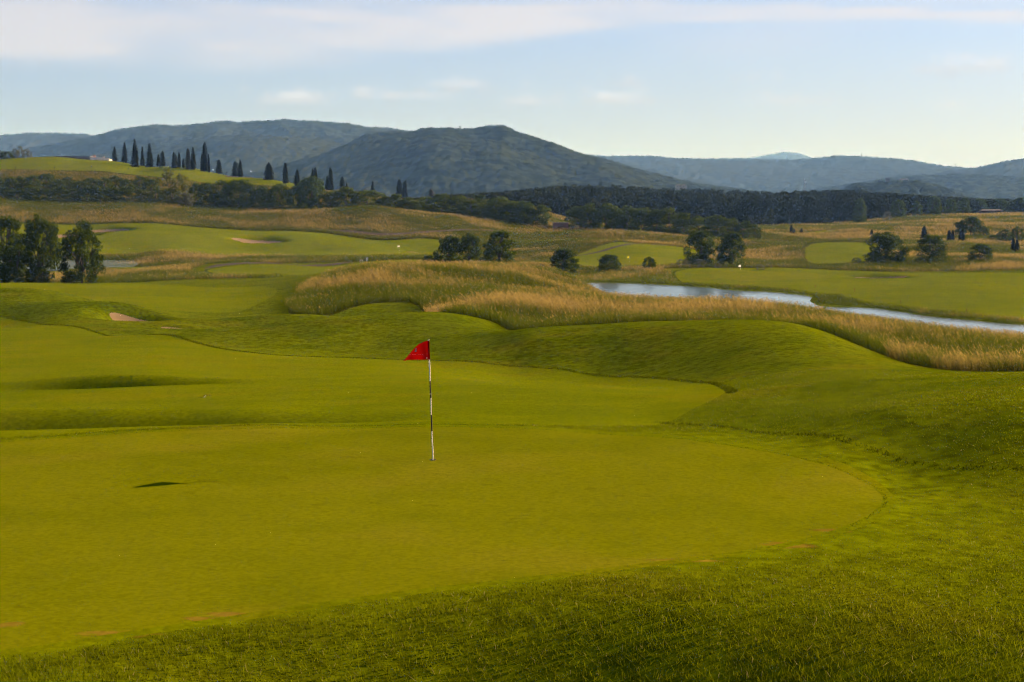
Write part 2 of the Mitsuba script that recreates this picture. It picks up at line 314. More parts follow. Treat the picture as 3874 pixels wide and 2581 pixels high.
_at = max(i for i, z in enumerate(ZONES) if z[0] == 'green') + 1
ZONES.insert(_at, ('fairway', 'collar', np.array(shapely.Polygon(_green).buffer(0).buffer(0.22).union(shapely.affinity.translate(shapely.Polygon(_green).buffer(0), 0.25, 0.55)).exterior.coords)[:-1]))
M = [(k, n, p) for k, n, p in ZONES]


def surface():
    rng = np.random.default_rng(5)
    th = np.concatenate([np.linspace(-PI, -0.62, 26), np.linspace(-0.58, -0.31, 16), np.linspace(-0.305, 0.305, 450), np.linspace(0.31, 0.58, 16), np.linspace(0.62, PI, 26)])
    r = np.exp(np.concatenate([np.linspace(math.log(0.6), math.log(15), 24), np.linspace(math.log(15.3), math.log(60), 190), np.linspace(math.log(60.7), math.log(700), 260),
                               np.linspace(math.log(712), math.log(1500), 40), np.linspace(math.log(1650), math.log(26000), 16)]))
    g = np.array(np.meshgrid(th, np.log(r), indexing='ij')).reshape(2, -1).T
    wild = np.abs(g[:, 0]) < 0.3
    g[wild] += rng.uniform(-0.3, 0.3, (wild.sum(), 2)) * [0.0013, 0.006]
    rim = []
    for kind, name, p in M:
        q = np.vstack([p, p[:1]])
        seg = np.linalg.norm(np.diff(q, axis=0), axis=1)
        s = np.concatenate([[0], np.cumsum(seg)])
        step = np.clip(0.0016 * np.median(q[:, 1]), 0.04, 1.2)
        t = np.linspace(0, s[-1], max(int(s[-1] / step), 24), endpoint=False)
        x, y = np.interp(t, s, q[:, 0]), np.interp(t, s, q[:, 1])
        rim.append(np.column_stack([np.arctan2(x, y), np.log(np.hypot(x, y))]))
    g = np.vstack([g, *rim])
    tri = Delaunay(g * [2.4, 1.0]).simplices
    x, y = np.exp(g[:, 1]) * np.sin(g[:, 0]), np.exp(g[:, 1]) * np.cos(g[:, 0])
    far = np.clip((np.exp(g[:, 1]) - 1400) / 300, 0, 1)

    def z(x, y):
        r_ = np.hypot(x, y)
        f = np.clip((r_ - 1400) / 300, 0, 1)
        return height(x, y) * (1 - f) + f * -10.0
    v = np.column_stack([x, y, z(x, y)])
    e = 0.02 + 0.0015 * np.exp(g[:, 1])
    nx, ny = -(z(x + e, y) - z(x - e, y)) / (2 * e), -(z(x, y + e) - z(x, y - e)) / (2 * e)
    n = np.column_stack([nx, ny, np.ones_like(nx)])
    n /= np.linalg.norm(n, axis=1, keepdims=True)
    c = v[tri].mean(1)
    up = np.cross(v[tri[:, 1]] - v[tri[:, 0]], v[tri[:, 2]] - v[tri[:, 0]])[:, 2] < 0
    tri[up] = tri[up][:, ::-1]
    zone = np.full(len(tri), -1)
    for i in range(len(M) - 1, -1, -1):
        pl = shapely.Polygon(M[i][2]).buffer(0)
        zone[shapely.contains_xy(pl, c[:, 0], c[:, 1])] = i
    r_ = np.hypot(c[:, 0], c[:, 1])
    zone[(zone == -1) & (c[:, 1] > FAR_MEADOW) & (r_ < 1400)] = -2
    return v, tri, n, zone


GV, GT, GN, GZ = surface()


def sheet(key, faces, bsdf):
    used, inv = np.unique(faces, return_inverse=True)
    path = meshkit.write_ply((GV[used], inv.reshape(-1, 3)), normals=GN[used])
    scene[key] = {'type': 'ply', 'filename': path, 'face_normals': False, 'bsdf': {'type': 'ref', 'id': bsdf}}


# ------------------------------------------------------------------ ground materials
STAINS = [(hit(x, y)[0], w, h) for x, y, w, h in ((430, 2400, 0.55, 0.22), (520, 2392, 0.4, 0.15), (760, 2342, 0.35, 0.12), (870, 2325, 0.5, 0.14), (2990, 2062, 0.5, 0.3), (3150, 2008, 0.4, 0.2), (2600, 2120, 0.7, 0.12), (30, 2364, 0.3, 0.2))]


_q = np.array(shapely.Polygon([p for k, n, p in ZONES if k == 'green'][0]).exterior.segmentize(1.2).coords)
NEAR_GREEN = _q[(_q[:, 0] > -9) & (np.abs(_q[:, 0] / _q[:, 1]) < 0.33)]


def semi(x):
    return 0.45 + 3.6 * np.clip((x - 1.2) / 5.0, 0, 1)


def turf(lo, hi, dry, grain, dryness=0.5, bite=0.9, worn=False, mown=None):
    def fn(p, n, uv):
        big = fbm(p.x * 0.11, p.y * 0.11, 3.0, 3)
        mid = fbm(p.x * 0.7, p.y * 0.9, 7.0, 3)
        fine = fbm(p.x * grain, p.y * grain, 1.0, 3)
        c = mix(lo, hi, smoothstep(0.25, 0.75, big * 0.5 + mid * 0.5))
        c = mix(c, dry, smoothstep(0.55, 0.8, fbm(p.x * 0.33, p.y * 0.42, 21.0, 4)) * dryness)
        if mown is not None:
            d_ = mi.Float(1e6)
            for q in NEAR_GREEN:
                d_ = dr.minimum(d_, dr.square(p.x - float(q[0])) + dr.square(p.y - float(q[1])))
            w_ = 0.45 + 3.6 * dr.clip((p.x - 1.2) / 5.0, 0, 1)
            c = mix(c, mix(mown[0], mown[1], mid), 1 - smoothstep(0.25, 1.0, dr.sqrt(d_) / w_ + (mid - 0.5) * 0.5))
        if worn:
            s_ = mi.Float(0)
            for q, w, h in STAINS:
                dx, dy = (p.x - float(q[0])) / w, (p.y - float(q[1])) / h
                s_ = dr.maximum(s_, dr.exp(-(dx * dx + dy * dy)))
            c = mix(c, (0.1443, 0.08935, 0.01375), smoothstep(0.45, 0.9, s_ * (0.5 + fbm(p.x * 6, p.y * 9, 4.0, 3))) * 0.6)
            spot = smoothstep(0.77, 0.83, fbm(p.x * 2.3, p.y * 3.7, 31.0, 3))
            c = mix(c, (0.05, 0.055, 0.002), spot * 0.3)
        return c * (1 - bite / 2 + bite * fine)
    return fn


scene['turf_rough'] = diffuse(proc(turf((0.04002, 0.0609, 0.000261), (0.06786, 0.087, 0.000435), (0.08265, 0.07656, 0.002088), 5.0, 0.40, 1.1, True, ((0.06186, 0.08523, 0.0002062), (0.08248, 0.1031, 0.0003436)))))
scene['turf_fairway'] = diffuse(proc(turf((0.06186, 0.08523, 0.0002062), (0.08248, 0.1031, 0.0003436), (0.1031, 0.09483, 0.001375), 14.0, 0.35, 0.7)))
scene['turf_green'] = diffuse(proc(turf((0.07217, 0.08935, 0.0003436), (0.09483, 0.1086, 0.001031), (0.1134, 0.11, 0.005498), 18.0, 0.5, 0.45, True)))
scene['meadow_floor'] = diffuse(proc(turf((0.02406, 0.03093, 0.001375), (0.05155, 0.05361, 0.004124), (0.08935, 0.06873, 0.01512), 2.5, 0.8)))
scene['bunker_sand'] = diffuse(proc(lambda p, n, uv: mix((0.1375, 0.1031, 0.06529), (0.1993, 0.1547, 0.09622), fbm(p.x * 2, p.y * 2, 0, 3))))
scene['asphalt'] = diffuse(proc(lambda p, n, uv: mix((0.0395, 0.03476, 0.03318), (0.0632, 0.0553, 0.05214), fbm(p.x * 3, p.y * 3, 0, 3))))
MAT = {'sand': 'bunker_sand', 'path': 'asphalt', 'green': 'turf_green', 'fairway': 'turf_fairway', 'meadow': 'meadow_floor'}
sheet('ground', GT[GZ == -1], 'turf_rough')
tag('ground', kind='structure')
sheet('meadow', GT[GZ == -2], 'meadow_floor')
tag('meadow', kind='structure')
for i, (kind, name, p) in enumerate(M):
    if (GZ == i).any():
        key = numbered(name)
        sheet(key, GT[GZ == i], MAT[kind])
        tag(key, kind='structure')

# water
scene['pond_water'] = {'type': 'twosided', 'b': {'type': 'bumpmap', 'a': proc(lambda p, n, uv: 0.02 * fbm(p.x * 1.2, p.y * 0.5, 0, 3), 0.02), 'scale': 1.0,
                       'b': {'type': 'principled', 'base_color': rgb(0.02, 0.035, 0.03), 'roughness': 0.13, 'specular': 0.5}}}


def flat_sheet(key, xy, z, bsdf):
    v2, f = trimesh.creation.triangulate_polygon(shapely.Polygon(xy), engine='earcut')
    v = np.column_stack([v2, np.full(len(v2), z)])
    if np.cross(v[f[0, 1]] - v[f[0, 0]], v[f[0, 2]] - v[f[0, 0]])[2] < 0:
        f = f[:, ::-1]
    scene[key] = ply((v, f), bsdf)
    tag(key, kind='structure')


flat_sheet('pond', line('2050 1 310;2170 1 336;2500 1 332;2800 1 316;3150 1 300;3210 1 288;3150 1 262;3000 1 240;2700 1 238;2300 1 245;2100 1 270'), 0.0, 'pond_water')
flat_sheet('stream', line('3130 1 262;3200 1 272;3500 1 252;3700 1 242;3874 1 235;5000 1 221;5000 1 170;3874 1 180;3600 1 195;3350 1 215;3150 1 240'), 0.0, 'pond_water')
flat_sheet('pond_001', line('-900 1 412;0 1 412;500 1 412;520 1 395;480 1 345;0 1 345;-900 1 345'), 1.6, 'pond_water')
# ------------------------------------------------------------------ wooded hills behind the valley
def domes(x, y, cell, seed):
    """tree-top relief: the height (0 to 1) of rounded crowns of about one cell each, and a random number per crown"""
    u, v = x / cell, y / cell
    best, which = np.full(u.shape, 9.0), np.zeros(u.shape)
    for a in (-1, 0, 1):
        for b in (-1, 0, 1):
            cx, cy = np.floor(u) + a, np.floor(v) + b
            h = (cx.astype(np.int64) * 374761393 + cy.astype(np.int64) * 668265263 + seed * 977) & 0xFFFFFFFF
            h = ((h ^ (h >> 13)) * 1274126177) & 0xFFFFFFFF
            jx, jy, w = (h & 1023) / 1023, (h >> 10 & 1023) / 1023, (h >> 20 & 1023) / 1023
            d = np.hypot(cx + 0.15 + 0.7 * jx - u, cy + 0.15 + 0.7 * jy - v) - 0.12 * w
            which = np.where(d < best, w, which)
            best = np.minimum(best, d)
    return np.sqrt(np.clip(1 - (np.clip(best, 0, 1) / 0.72) ** 2, 0, 1)), which


def hill(key, profile, d_ridge, d_near, z_near, cell, tall, bsdf, rows=150, step=7.0, spur=0.10, seed=0, label=None):
    q = np.array([[float(t) for t in r.split()] for r in profile.split(';')])
    px = np.arange(q[0, 0], q[-1, 0] + 1, step)
    py = np.interp(px, q[:, 0], q[:, 1])
    k = np.ones(5) / 5
    py = np.convolve(np.pad(py, 2, mode='edge'), k, 'valid')
    s = np.concatenate([np.linspace(0, 1, rows) ** 0.8, 1 + np.linspace(0.02, 0.35, 14)])
    PX, S = np.meshgrid(px, s, indexing='ij')
    top = P(px, py, np.full_like(px, d_ridge))
    zr = top[:, 2][:, None] - tall * 0.8
    y = d_near + (d_ridge - d_near) * S
    x = (PX - CX) / F * y
    t = np.clip(S, 0, 1)
    form = np.sin(t * PI / 2) ** 1.15
    back = np.where(S > 1, ((S - 1) / 0.35) ** 2, 0)
    w = nfbm(np.stack([x / 420, y / 620, x * 0 + seed], -1), 4, seed) - 0.5
    ridge = 1 - np.abs(2 * nfbm(np.stack([x / 300 + 2 * w, y / 900, x * 0 + 4 + seed], -1), 3, seed + 5) - 1)
    env = np.clip(4 * t * (1 - t), 0, 1) ** 0.8
    z = z_near + (zr - z_near) * (form * (1 - back * 0.6) + spur * env * (ridge - 0.62) * 2 + spur * 0.6 * env * w)
    dm, wh = domes(x, y, cell, seed)
    z = z + tall * (0.35 + 0.65 * wh) * dm * np.clip(S * 6, 0, 1)
    v = np.stack([x, y, z], -1).reshape(-1, 3)
    n, m = PX.shape
    i, j = np.meshgrid(np.arange(n - 1), np.arange(m - 1), indexing='ij')
    a = (i * m + j).ravel()
    f = np.stack([a, a + m, a + m + 1, a + 1], -1)
    scene[key] = ply((v, f), bsdf, smooth=True)
    tag(key, kind='structure')
    return lambda qx: P(qx, float(np.interp(qx, px, py)), d_ridge)


def canopy(a, b, c, size):
    def fn(p, n, uv):
        t = fbm(p.x / size, p.y / size, p.z / size, 3)
        g = fbm(p.x / 260, p.y / 420, 3, 3)
        return mix(mix(a, b, smoothstep(0.3, 0.7, t)), c, smoothstep(0.45, 0.75, g) * 0.7)
    return diffuse(proc(fn))


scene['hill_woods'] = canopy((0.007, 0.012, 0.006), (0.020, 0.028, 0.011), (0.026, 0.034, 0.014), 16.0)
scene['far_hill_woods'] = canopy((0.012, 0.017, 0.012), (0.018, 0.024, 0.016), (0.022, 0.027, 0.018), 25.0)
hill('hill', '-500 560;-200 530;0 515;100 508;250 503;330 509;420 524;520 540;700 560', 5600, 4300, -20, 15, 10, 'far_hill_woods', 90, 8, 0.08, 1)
hill('hill_001', '-500 640;-200 600;100 572;250 550;400 521;450 508;500 500;600 490;700 489;760 481;850 472;1000 471;1080 468;1180 472;1300 482;1400 491;1500 500;1600 508;1800 530', 4300, 3300, -20, 12, 6.5, 'hill_woods', 150, 6.5, 0.14, 2)
hill('hill_002', '-500 690;-100 650;300 600;500 565;650 545;800 524;900 515;980 513;1100 526;1280 552;1400 580;1600 640;1750 700', 3500, 2700, -20, 10, 5.5, 'hill_woods', 130, 6.5, 0.15, 3)
mast_at = hill('hill_003', '700 700;900 668;1100 625;1250 575;1330 548;1400 524;1480 508;1560 502;1592 488;1640 483;1690 488;1740 500;1800 502;1850 496;1900 495;1950 515;2000 530;2100 556;2200 590;2300 611;2400 640;2500 666;2600 687;2700 704;2850 722;3000 740', 2700, 1900, -18, 8.5, 5.0, 'hill_woods', 200, 5.4, 0.15, 4)
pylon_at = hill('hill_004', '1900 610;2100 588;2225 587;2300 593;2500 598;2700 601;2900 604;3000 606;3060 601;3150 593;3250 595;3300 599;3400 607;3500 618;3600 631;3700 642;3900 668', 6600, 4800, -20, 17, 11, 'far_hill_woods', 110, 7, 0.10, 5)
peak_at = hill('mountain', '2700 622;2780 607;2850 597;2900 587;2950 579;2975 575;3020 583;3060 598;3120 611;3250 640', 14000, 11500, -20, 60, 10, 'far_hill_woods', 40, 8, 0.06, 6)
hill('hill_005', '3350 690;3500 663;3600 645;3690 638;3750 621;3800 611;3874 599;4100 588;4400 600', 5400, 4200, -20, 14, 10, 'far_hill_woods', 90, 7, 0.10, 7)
hill('hill_006', '3050 720;3250 692;3400 672;3480 665;3560 664;3650 661;3750 665;3874 669;4200 660;4400 670', 3900, 3000, -20, 12, 9, 'hill_woods', 100, 7, 0.10, 8)
castle_at = hill('hill_007', '3100 745;3185 722;3205 704;3235 693;3280 698;3340 690;3400 684;3480 686;3520 693;3560 707;3600 722;3660 747;3800 765', 2400, 1900, -16, 9, 8, 'hill_woods', 110, 5, 0.08, 9)
#@@HILLS_END
# ------------------------------------------------------------------ trees: prototypes one metre high and one metre wide
def quads(c, n, size, rng, aspect=1.6):
    """leaf sprays: a bent diamond of two triangles at each centre c with the normal n"""
    k = len(c)
    t = np.cross(n, rng.normal(size=(k, 3)))
    t /= np.linalg.norm(t, axis=1, keepdims=True) + 1e-9
    b = np.cross(n, t)
    s = size * rng.uniform(0.65, 1.35, (k, 1))
    fold = n * s * rng.uniform(-0.25, 0.25, (k, 1))
    v = np.stack([c - t * s * aspect, c - b * s + fold, c + t * s * aspect, c + b * s + fold], 1).reshape(-1, 3)
    a = np.arange(k) * 4
    return v, np.vstack([np.stack([a, a + 1, a + 2], 1), np.stack([a, a + 2, a + 3], 1)])


def limb(p, r, sides=6):
    p = np.asarray(p, float)
    t = np.gradient(p, axis=0)
    t /= np.linalg.norm(t, axis=1, keepdims=True)
    a = np.cross(t, [0.31, 0.95, 0.05])
    a /= np.linalg.norm(a, axis=1, keepdims=True)
    b = np.cross(t, a)
    g = np.arange(sides) * 2 * PI / sides
    v = p[:, None] + np.asarray(r)[:, None, None] * (np.cos(g)[None, :, None] * a[:, None] + np.sin(g)[None, :, None] * b[:, None])
    i, j = np.meshgrid(np.arange(len(p) - 1), np.arange(sides), indexing='ij')
    q = np.stack([i * sides + j, i * sides + (j + 1) % sides, (i + 1) * sides + (j + 1) % sides, (i + 1) * sides + j], -1).reshape(-1, 4)
    return v.reshape(-1, 3), np.vstack([q[:, [0, 1, 2]], q[:, [0, 2, 3]]])


def join(parts):
    vs, fs, k = [], [], 0
    for v, f in parts:
        vs.append(v)
        fs.append(np.asarray(f) + k)
        k += len(v)
    return np.vstack(vs), np.vstack(fs)


def tree_meshes(seed, clumps=60, leaves=3000, base=0.12, wide=0.42, size=0.020, clump=0.10, lean=0.0, shell=0.45, limbs=7, thick=0.022, top=0.5, full=False):
    """(trunk and limbs, crown) of a broad-leaved tree; base: where the crown begins; wide: at which height it is widest"""
    rng = np.random.default_rng(seed)
    cc = []
    lobes = rng.uniform(0.78, 1.12, 9)
    while len(cc) < clumps:
        h = rng.uniform(base, 0.98)
        r = 1 - abs((h - wide) / ((1.02 - wide) if h > wide else (wide - base + 1e-6) * 1.4)) ** (2.1 if h > wide else 3)
        if full and h < wide:
            r = max(r, 0.55 + 0.45 * rng.uniform())
        r = 0.5 * max(r, 0.02) ** top
        a = rng.uniform(0, 2 * PI)
        r *= lobes[int(a / (2 * PI) * 9) % 9] * rng.uniform(shell, 1.0) ** 0.5
        r = min(r, 0.5) - clump * 0.6
        if r < 0:
            continue
        cc.append([r * math.cos(a) + lean * h, r * math.sin(a), h - clump * 0.3])
    cc = np.array(cc)
    big = rng.uniform(0.6, 1.25, clumps) * clump
    w = rng.choice(clumps, leaves, p=big ** 2 / (big ** 2).sum())
    d = rng.normal(size=(leaves, 3))
    d /= np.linalg.norm(d, axis=1, keepdims=True)
    c = cc[w] + d * (big[w] * rng.uniform(0.25, 1.0, leaves) ** 0.5)[:, None] * [1, 1, 0.8]
    n = d + rng.normal(size=d.shape) * 0.7 + [0, 0, 0.3]
    n /= np.linalg.norm(n, axis=1, keepdims=True)
    keep = c[:, 2] > 0.01
    c = c[keep]
    mid = np.array([lean * 0.55, 0, 0])
    wide_by = 0.5 / np.percentile(np.hypot(c[:, 0] - mid[0], c[:, 1]), 97)
    high_by = 1.0 / np.percentile(c[:, 2], 99.5)
    fit = np.array([wide_by, wide_by, high_by])
    c, cc = (c - mid) * fit + mid, (cc - mid) * fit + mid
    crown = quads(c, n[keep], size, rng)
    parts = []
    fork = np.array([lean * 0.3 + 0.02, 0.01, max(base + 0.12, 0.16)])
    parts.append(limb([[0, 0, -0.03], [0.004, 0, 0.03], fork * [0.5, 1, 0.55], fork], [thick * 1.5, thick * 1.1, thick * 0.9, thick * 0.8], 8))
    order = np.argsort(-cc[:, 2] + rng.normal(size=clumps) * 0.25)[:limbs]
    for k in order:
        q = cc[k]
        s = fork * [1, 1, rng.uniform(0.7, 1.0)]
        m = (s + q) / 2 + rng.normal(size=3) * 0.03 + [0, 0, 0.04]
        parts.append(limb([s, (s + m) / 2 + rng.normal(size=3) * 0.012, m, (m + q) / 2 + rng.normal(size=3) * 0.015, q], thick * np.array([0.62, 0.5, 0.38, 0.26, 0.12]), 5))
        for k2 in np.argsort(np.linalg.norm(cc - q, axis=1))[1:3]:
            parts.append(limb([m, (m + cc[k2]) / 2 + rng.normal(size=3) * 0.02, cc[k2]], thick * np.array([0.32, 0.22, 0.08]), 4))
    return join(parts), crown


def cypress_meshes(seed, sharp=0.65, tips=1, leaves=900, size=0.03):
    """a clipped-looking cypress: a dense column that widens downward and has feathery edges"""
    rng = np.random.default_rng(seed)
    tops = [(0, 0, 1.0)] if tips == 1 else [(rng.uniform(-0.18, 0.18), rng.uniform(-0.1, 0.1), rng.uniform(0.86, 1.0)) for _ in range(tips)]
    cs, ns = [], []
    core = []
    for tx, ty, th in tops:
        m = leaves // len(tops)
        h = rng.uniform(0.02, 1, m) ** 0.9
        rad = 0.5 * (1 - h ** 2.1) ** sharp * (0.80 + 0.2 * (1 - h)) * (1 if tips == 1 else 0.72)
        a = rng.uniform(0, 2 * PI, m)
        rad = 1.14 * rad * (1 + 0.10 * np.sin(a * 3 + h * 9 + seed)) * rng.uniform(0.82, 1.05, m)
        cs.append(np.column_stack([tx * (0.3 + 0.7 * h) + rad * np.cos(a), ty + rad * np.sin(a), h * th]))
        ns.append(np.column_stack([np.cos(a), np.sin(a), rng.uniform(-0.1, 0.9, m)]) + rng.normal(size=(m, 3)) * 0.35)
        hh = np.linspace(0.03, 0.97, 9)
        core.append(limb(np.column_stack([tx * (0.3 + 0.7 * hh), ty + hh * 0, hh * th]), 0.40 * (1 - hh ** 2.1) ** sharp * (1 if tips == 1 else 0.72), 9))
    c, n = np.vstack(cs), np.vstack(ns)
    n /= np.linalg.norm(n, axis=1, keepdims=True)
    v, f = quads(c, n, size, rng, 1.3)
    v = np.where(np.arange(len(v))[:, None] % 4 == 2, v + [0, 0, size * 0.9], v)
    return limb([[0, 0, -0.03], [0, 0, 0.06], [0, 0, 0.2]], [0.09, 0.07, 0.05], 7), join([(v, f)] + core)


def fir_meshes(seed, tiers=26):
    """a conifer with drooping tiers of branches and a ragged outline"""
    rng = np.random.default_rng(seed)
    cs, ns = [], []
    for k in range(tiers):
        h = 0.03 + 0.94 * k / tiers
        R = 0.5 * (1 - h) ** 0.62 * rng.uniform(0.85, 1.05)
        nb = int(7 + 9 * (1 - h))
        for a in rng.uniform(0, 2 * PI, nb):
            L = R * rng.uniform(0.7, 1.08)
            t = rng.uniform(0.15, 1, 9)
            cs.append(np.column_stack([L * t * np.cos(a), L * t * np.sin(a), h + 0.02 - 0.055 * t ** 1.5 + rng.normal(size=9) * 0.006]) + rng.normal(size=(9, 3)) * [0.02, 0.02, 0.006])
            ns.append(np.tile([0.35 * math.cos(a), 0.35 * math.sin(a), 1.0], (9, 1)) + rng.normal(size=(9, 3)) * 0.45)
    c, n = np.vstack(cs), np.vstack(ns)
    n /= np.linalg.norm(n, axis=1, keepdims=True)
    hh = np.linspace(0.04, 0.96, 8)
    return limb([[0, 0, -0.03], [0, 0, 0.4], [0, 0, 0.99]], [0.04, 0.025, 0.004], 7), join([quads(c, n, 0.026, rng, 1.5), limb(np.column_stack([hh * 0, hh * 0, hh]), 0.30 * (1 - hh) ** 0.62, 9)])


def leafy(a, b, trans=0.5, size=1.0):
    return {'type': 'principledthin', 'base_color': proc(lambda p, n, uv: mix(a, b, fbm(p.x / size, p.y / size, p.z / size, 2)) * (0.6 + 0.8 * noise(p.x * 5, p.y * 5, p.z * 5))),
            'roughness': 0.9, 'diff_trans': trans, 'spec_trans': 0.0, 'eta': 1.04}


scene['oak_leaf'] = leafy((0.014, 0.027, 0.003), (0.050, 0.076, 0.005), 1.1)
scene['hedge_leaf'] = leafy((0.014, 0.028, 0.003), (0.066, 0.090, 0.006), 1.2, 2.5)
scene['bright_leaf'] = leafy((0.05, 0.06, 0.006), (0.085, 0.095, 0.01), 0.8)
scene['silver_leaf'] = leafy((0.075, 0.085, 0.05), (0.12, 0.13, 0.085), 0.4)
scene['cypress_leaf'] = leafy((0.005, 0.008, 0.004), (0.011, 0.014, 0.006), 0.2)
scene['dead_leaf'] = leafy((0.035, 0.025, 0.015), (0.05, 0.04, 0.02), 0.2)
scene['wood_leaf'] = leafy((0.008, 0.013, 0.005), (0.024, 0.030, 0.010), 0.3, 4.0)
scene['bark'] = diffuse(proc(lambda p, n, uv: mix((0.035, 0.028, 0.022), (0.075, 0.062, 0.05), fbm(p.x * 6, p.y * 6, p.z * 2, 3))))


def proto(key, meshes, leaf):
    t, c = meshes
    if ('P', key) not in labels_done:
        labels_done.add(('P', key))
        scene[key] = {'type': 'shapegroup', 'trunk': ply(t, 'bark', smooth=True), 'crown': ply(c, leaf)}


labels_done = set()
for i in range(3):
    proto(f'oak_kind_{i}', tree_meshes(20 + i, 110, 7500, -0.10, 0.40, 0.0165, 0.115, full=True), 'oak_leaf')
    proto(f'open_kind_{i}', tree_meshes(40 + i, 84, 6500, 0.13, 0.48, 0.0135, 0.10, lean=(0.05, -0.05, 0.03)[i], limbs=11, thick=0.026, top=0.6), 'oak_leaf')
    proto(f'hedge_kind_{i}', tree_meshes(60 + i, 44, 2000, 0.0, 0.42, 0.026, 0.15, limbs=4), 'hedge_leaf')
    proto(f'wood_kind_{i}', tree_meshes(80 + i, 22, 420, 0.10, 0.55, 0.046, 0.17, limbs=2), 'wood_leaf')
    proto(f'cypress_kind_{i}', cypress_meshes(100 + i, 0.60 - 0.1 * i), 'cypress_leaf')
proto('cypress_kind_3', cypress_meshes(103, 0.6, 3, 1300), 'cypress_leaf')
proto('dead_cypress_kind', cypress_meshes(104, 0.5), 'dead_leaf')
for i in range(2):
    proto(f'fir_kind_{i}', fir_meshes(110 + i), 'cypress_leaf')
    proto(f'silver_kind_{i}', tree_meshes(120 + i, 34, 1500, 0.0, 0.5, 0.022, 0.13, limbs=3), 'silver_leaf')
    proto(f'bright_kind_{i}', tree_meshes(130 + i, 46, 2200, 0.02, 0.48, 0.02, 0.12, limbs=5), 'bright_leaf')
proto('leaning_kind', tree_meshes(141, 90, 6000, -0.08, 0.38, 0.0165, 0.11, lean=0.22, full=True), 'oak_leaf')


def stand(px, py, d=None):
    """a place on the ground seen at that pixel, or on the skyline below it when the ground does not reach so high"""
    if d is not None:
        x = (px - CX) / F * d
        return np.array([x, d, float(height(np.array([x]), np.array([float(d)]))[0])])
    dd = np.exp(np.linspace(math.log(40), math.log(1250), 900))
    x = (px - CX) / F * dd
    z = height(x, dd)
    q = np.stack([x, dd, z - EYE], -1)
    rows = CY - F * (q @ UP) / (q @ FWD)
    ok = np.nonzero(rows <= py)[0]
    k = ok[0] if len(ok) else int(np.argmin(rows))
    return np.array([x[k], dd[k], z[k]])


PLANTED = np.random.default_rng(77)


def plant(name, kind, px, py, top, half, label, cat, group=None, d=None, turn=None):
    p = stand(px, py, d)
    h = P(px, top, p[1])[2] - p[2]
    w = half / F * p[1]                             # 'half' is the full width in pixels of the photograph
    if h < 0.3:
        h = 0.3
    key = numbered(name)
    scene[key] = {'type': 'instance', 'g': {'type': 'ref', 'id': kind},
                  'to_world': T().translate([float(p[0]), float(p[1]), float(p[2] - 0.01 * h)]).rotate([0, 0, 1], float(PLANTED.uniform(0, 360) if turn is None else turn)).scale([float(w), float(w), float(h)])}
    tag(key, label, cat, group)
    return p, h


# conifers and cypresses on the hill
for i, (px, half, top, py, lab) in enumerate([
        (441, 31, 553, 604, 'short dark fir nearest the white-walled building on the hill'), (478, 36, 536, 607, 'dark fir second from the white-walled building'),
        (517, 42, 522, 632, 'tallest broad dark fir on the hill casting a long shadow'), (545, 24, 553, 628, 'narrow dark fir squeezed between two taller firs'),
        (572, 40, 538, 633, 'pointed dark fir rightmost of the five firs')]):
    plant('fir_tree', f'fir_kind_{i % 2}', px, py, top, half, lab, 'tree', 'firs on the hill')
CYP = [(606, 17, 584, 631, 'lower left half of the first cypress pair right of the firs'), (621, 21, 572, 631, 'taller right half of the first cypress pair right of the firs'),
       (666, 27, 574, 637, 'broad cypress of the pair behind the hilltop shrubs'), (683, 14, 575, 635, 'slim cypress leaning on the broad one behind the hilltop shrubs'),
       (699, 10, 600, 636, 'tiny slim cypress between two bigger groups on the hill'), (717, 24, 562, 643, 'brownish cypress left of the two tall slim ones'),
       (736, 21, 557, 644, 'tall dark cypress right of the brownish one'), (769, 12, 583, 650, 'low cypress at the left foot of the tallest cypress'),
       (780, 22, 539, 651, 'tallest slender cypress on the hill'), (795, 11, 582, 654, 'low cypress at the right foot of the tallest cypress'),
       (833, 23, 605, 658, 'single cypress between the two street lamps'), (895, 28, 612, 667, 'wide cypress beside the bend of the hill road'),
       (914, 23, 601, 668, 'ragged twin-topped cypress beside the bend of the hill road'), (1021, 36, 617, 683, 'stout flat-topped cypress right of the hill road'),
       (1083, 22, 617, 696, 'slim cypress on the falling ridge, second after the road'), (1127, 24, 641, 704, 'pointed cypress just left of the large hedgerow tree'),
       (1186, 16, 640, 696, 'left cypress of the pair rising behind the large hedgerow tree'), (1196, 17, 634, 698, 'right cypress of the pair rising behind the large hedgerow tree'),
       (1254, 27, 629, 712, 'big ragged cypress right of the large hedgerow tree'), (1241, 17, 666, 710, 'small cypress at the left side of the big ragged one'),
       (1297, 23, 670, 716, 'pointed cypress of the pair on the dry slope'), (1314, 10, 689, 718, 'small cypress of the pair on the dry slope'),
       (1412, 16, 686, 732, 'lonely small cypress on the dry ridge'), (1513, 29, 680, 755, 'left half of the thick double cypress at the ridge end'),
       (1533, 24, 679, 755, 'right half of the thick double cypress at the ridge end')]
for i, (px, half, top, py, lab) in enumerate(CYP):
    kind = 'dead_cypress_kind' if px == 717 else f'cypress_kind_{i % 3}' if px not in (914, 1254, 1533, 666) else 'cypress_kind_3'
    plant('cypress', kind, px, py, top, half, lab, 'cypress', 'cypresses along the hill')
plant('cypress', 'dead_cypress_kind', 1632, 759, 716, 27, 'brown dying cypress beside the bright lawn at the wood', 'cypress', 'cypresses along the hill')
plant('cypress', 'dead_cypress_kind', 1731, 775, 738, 11, 'small brown cypress half hidden behind the hedgerow', 'cypress', 'cypresses along the hill')
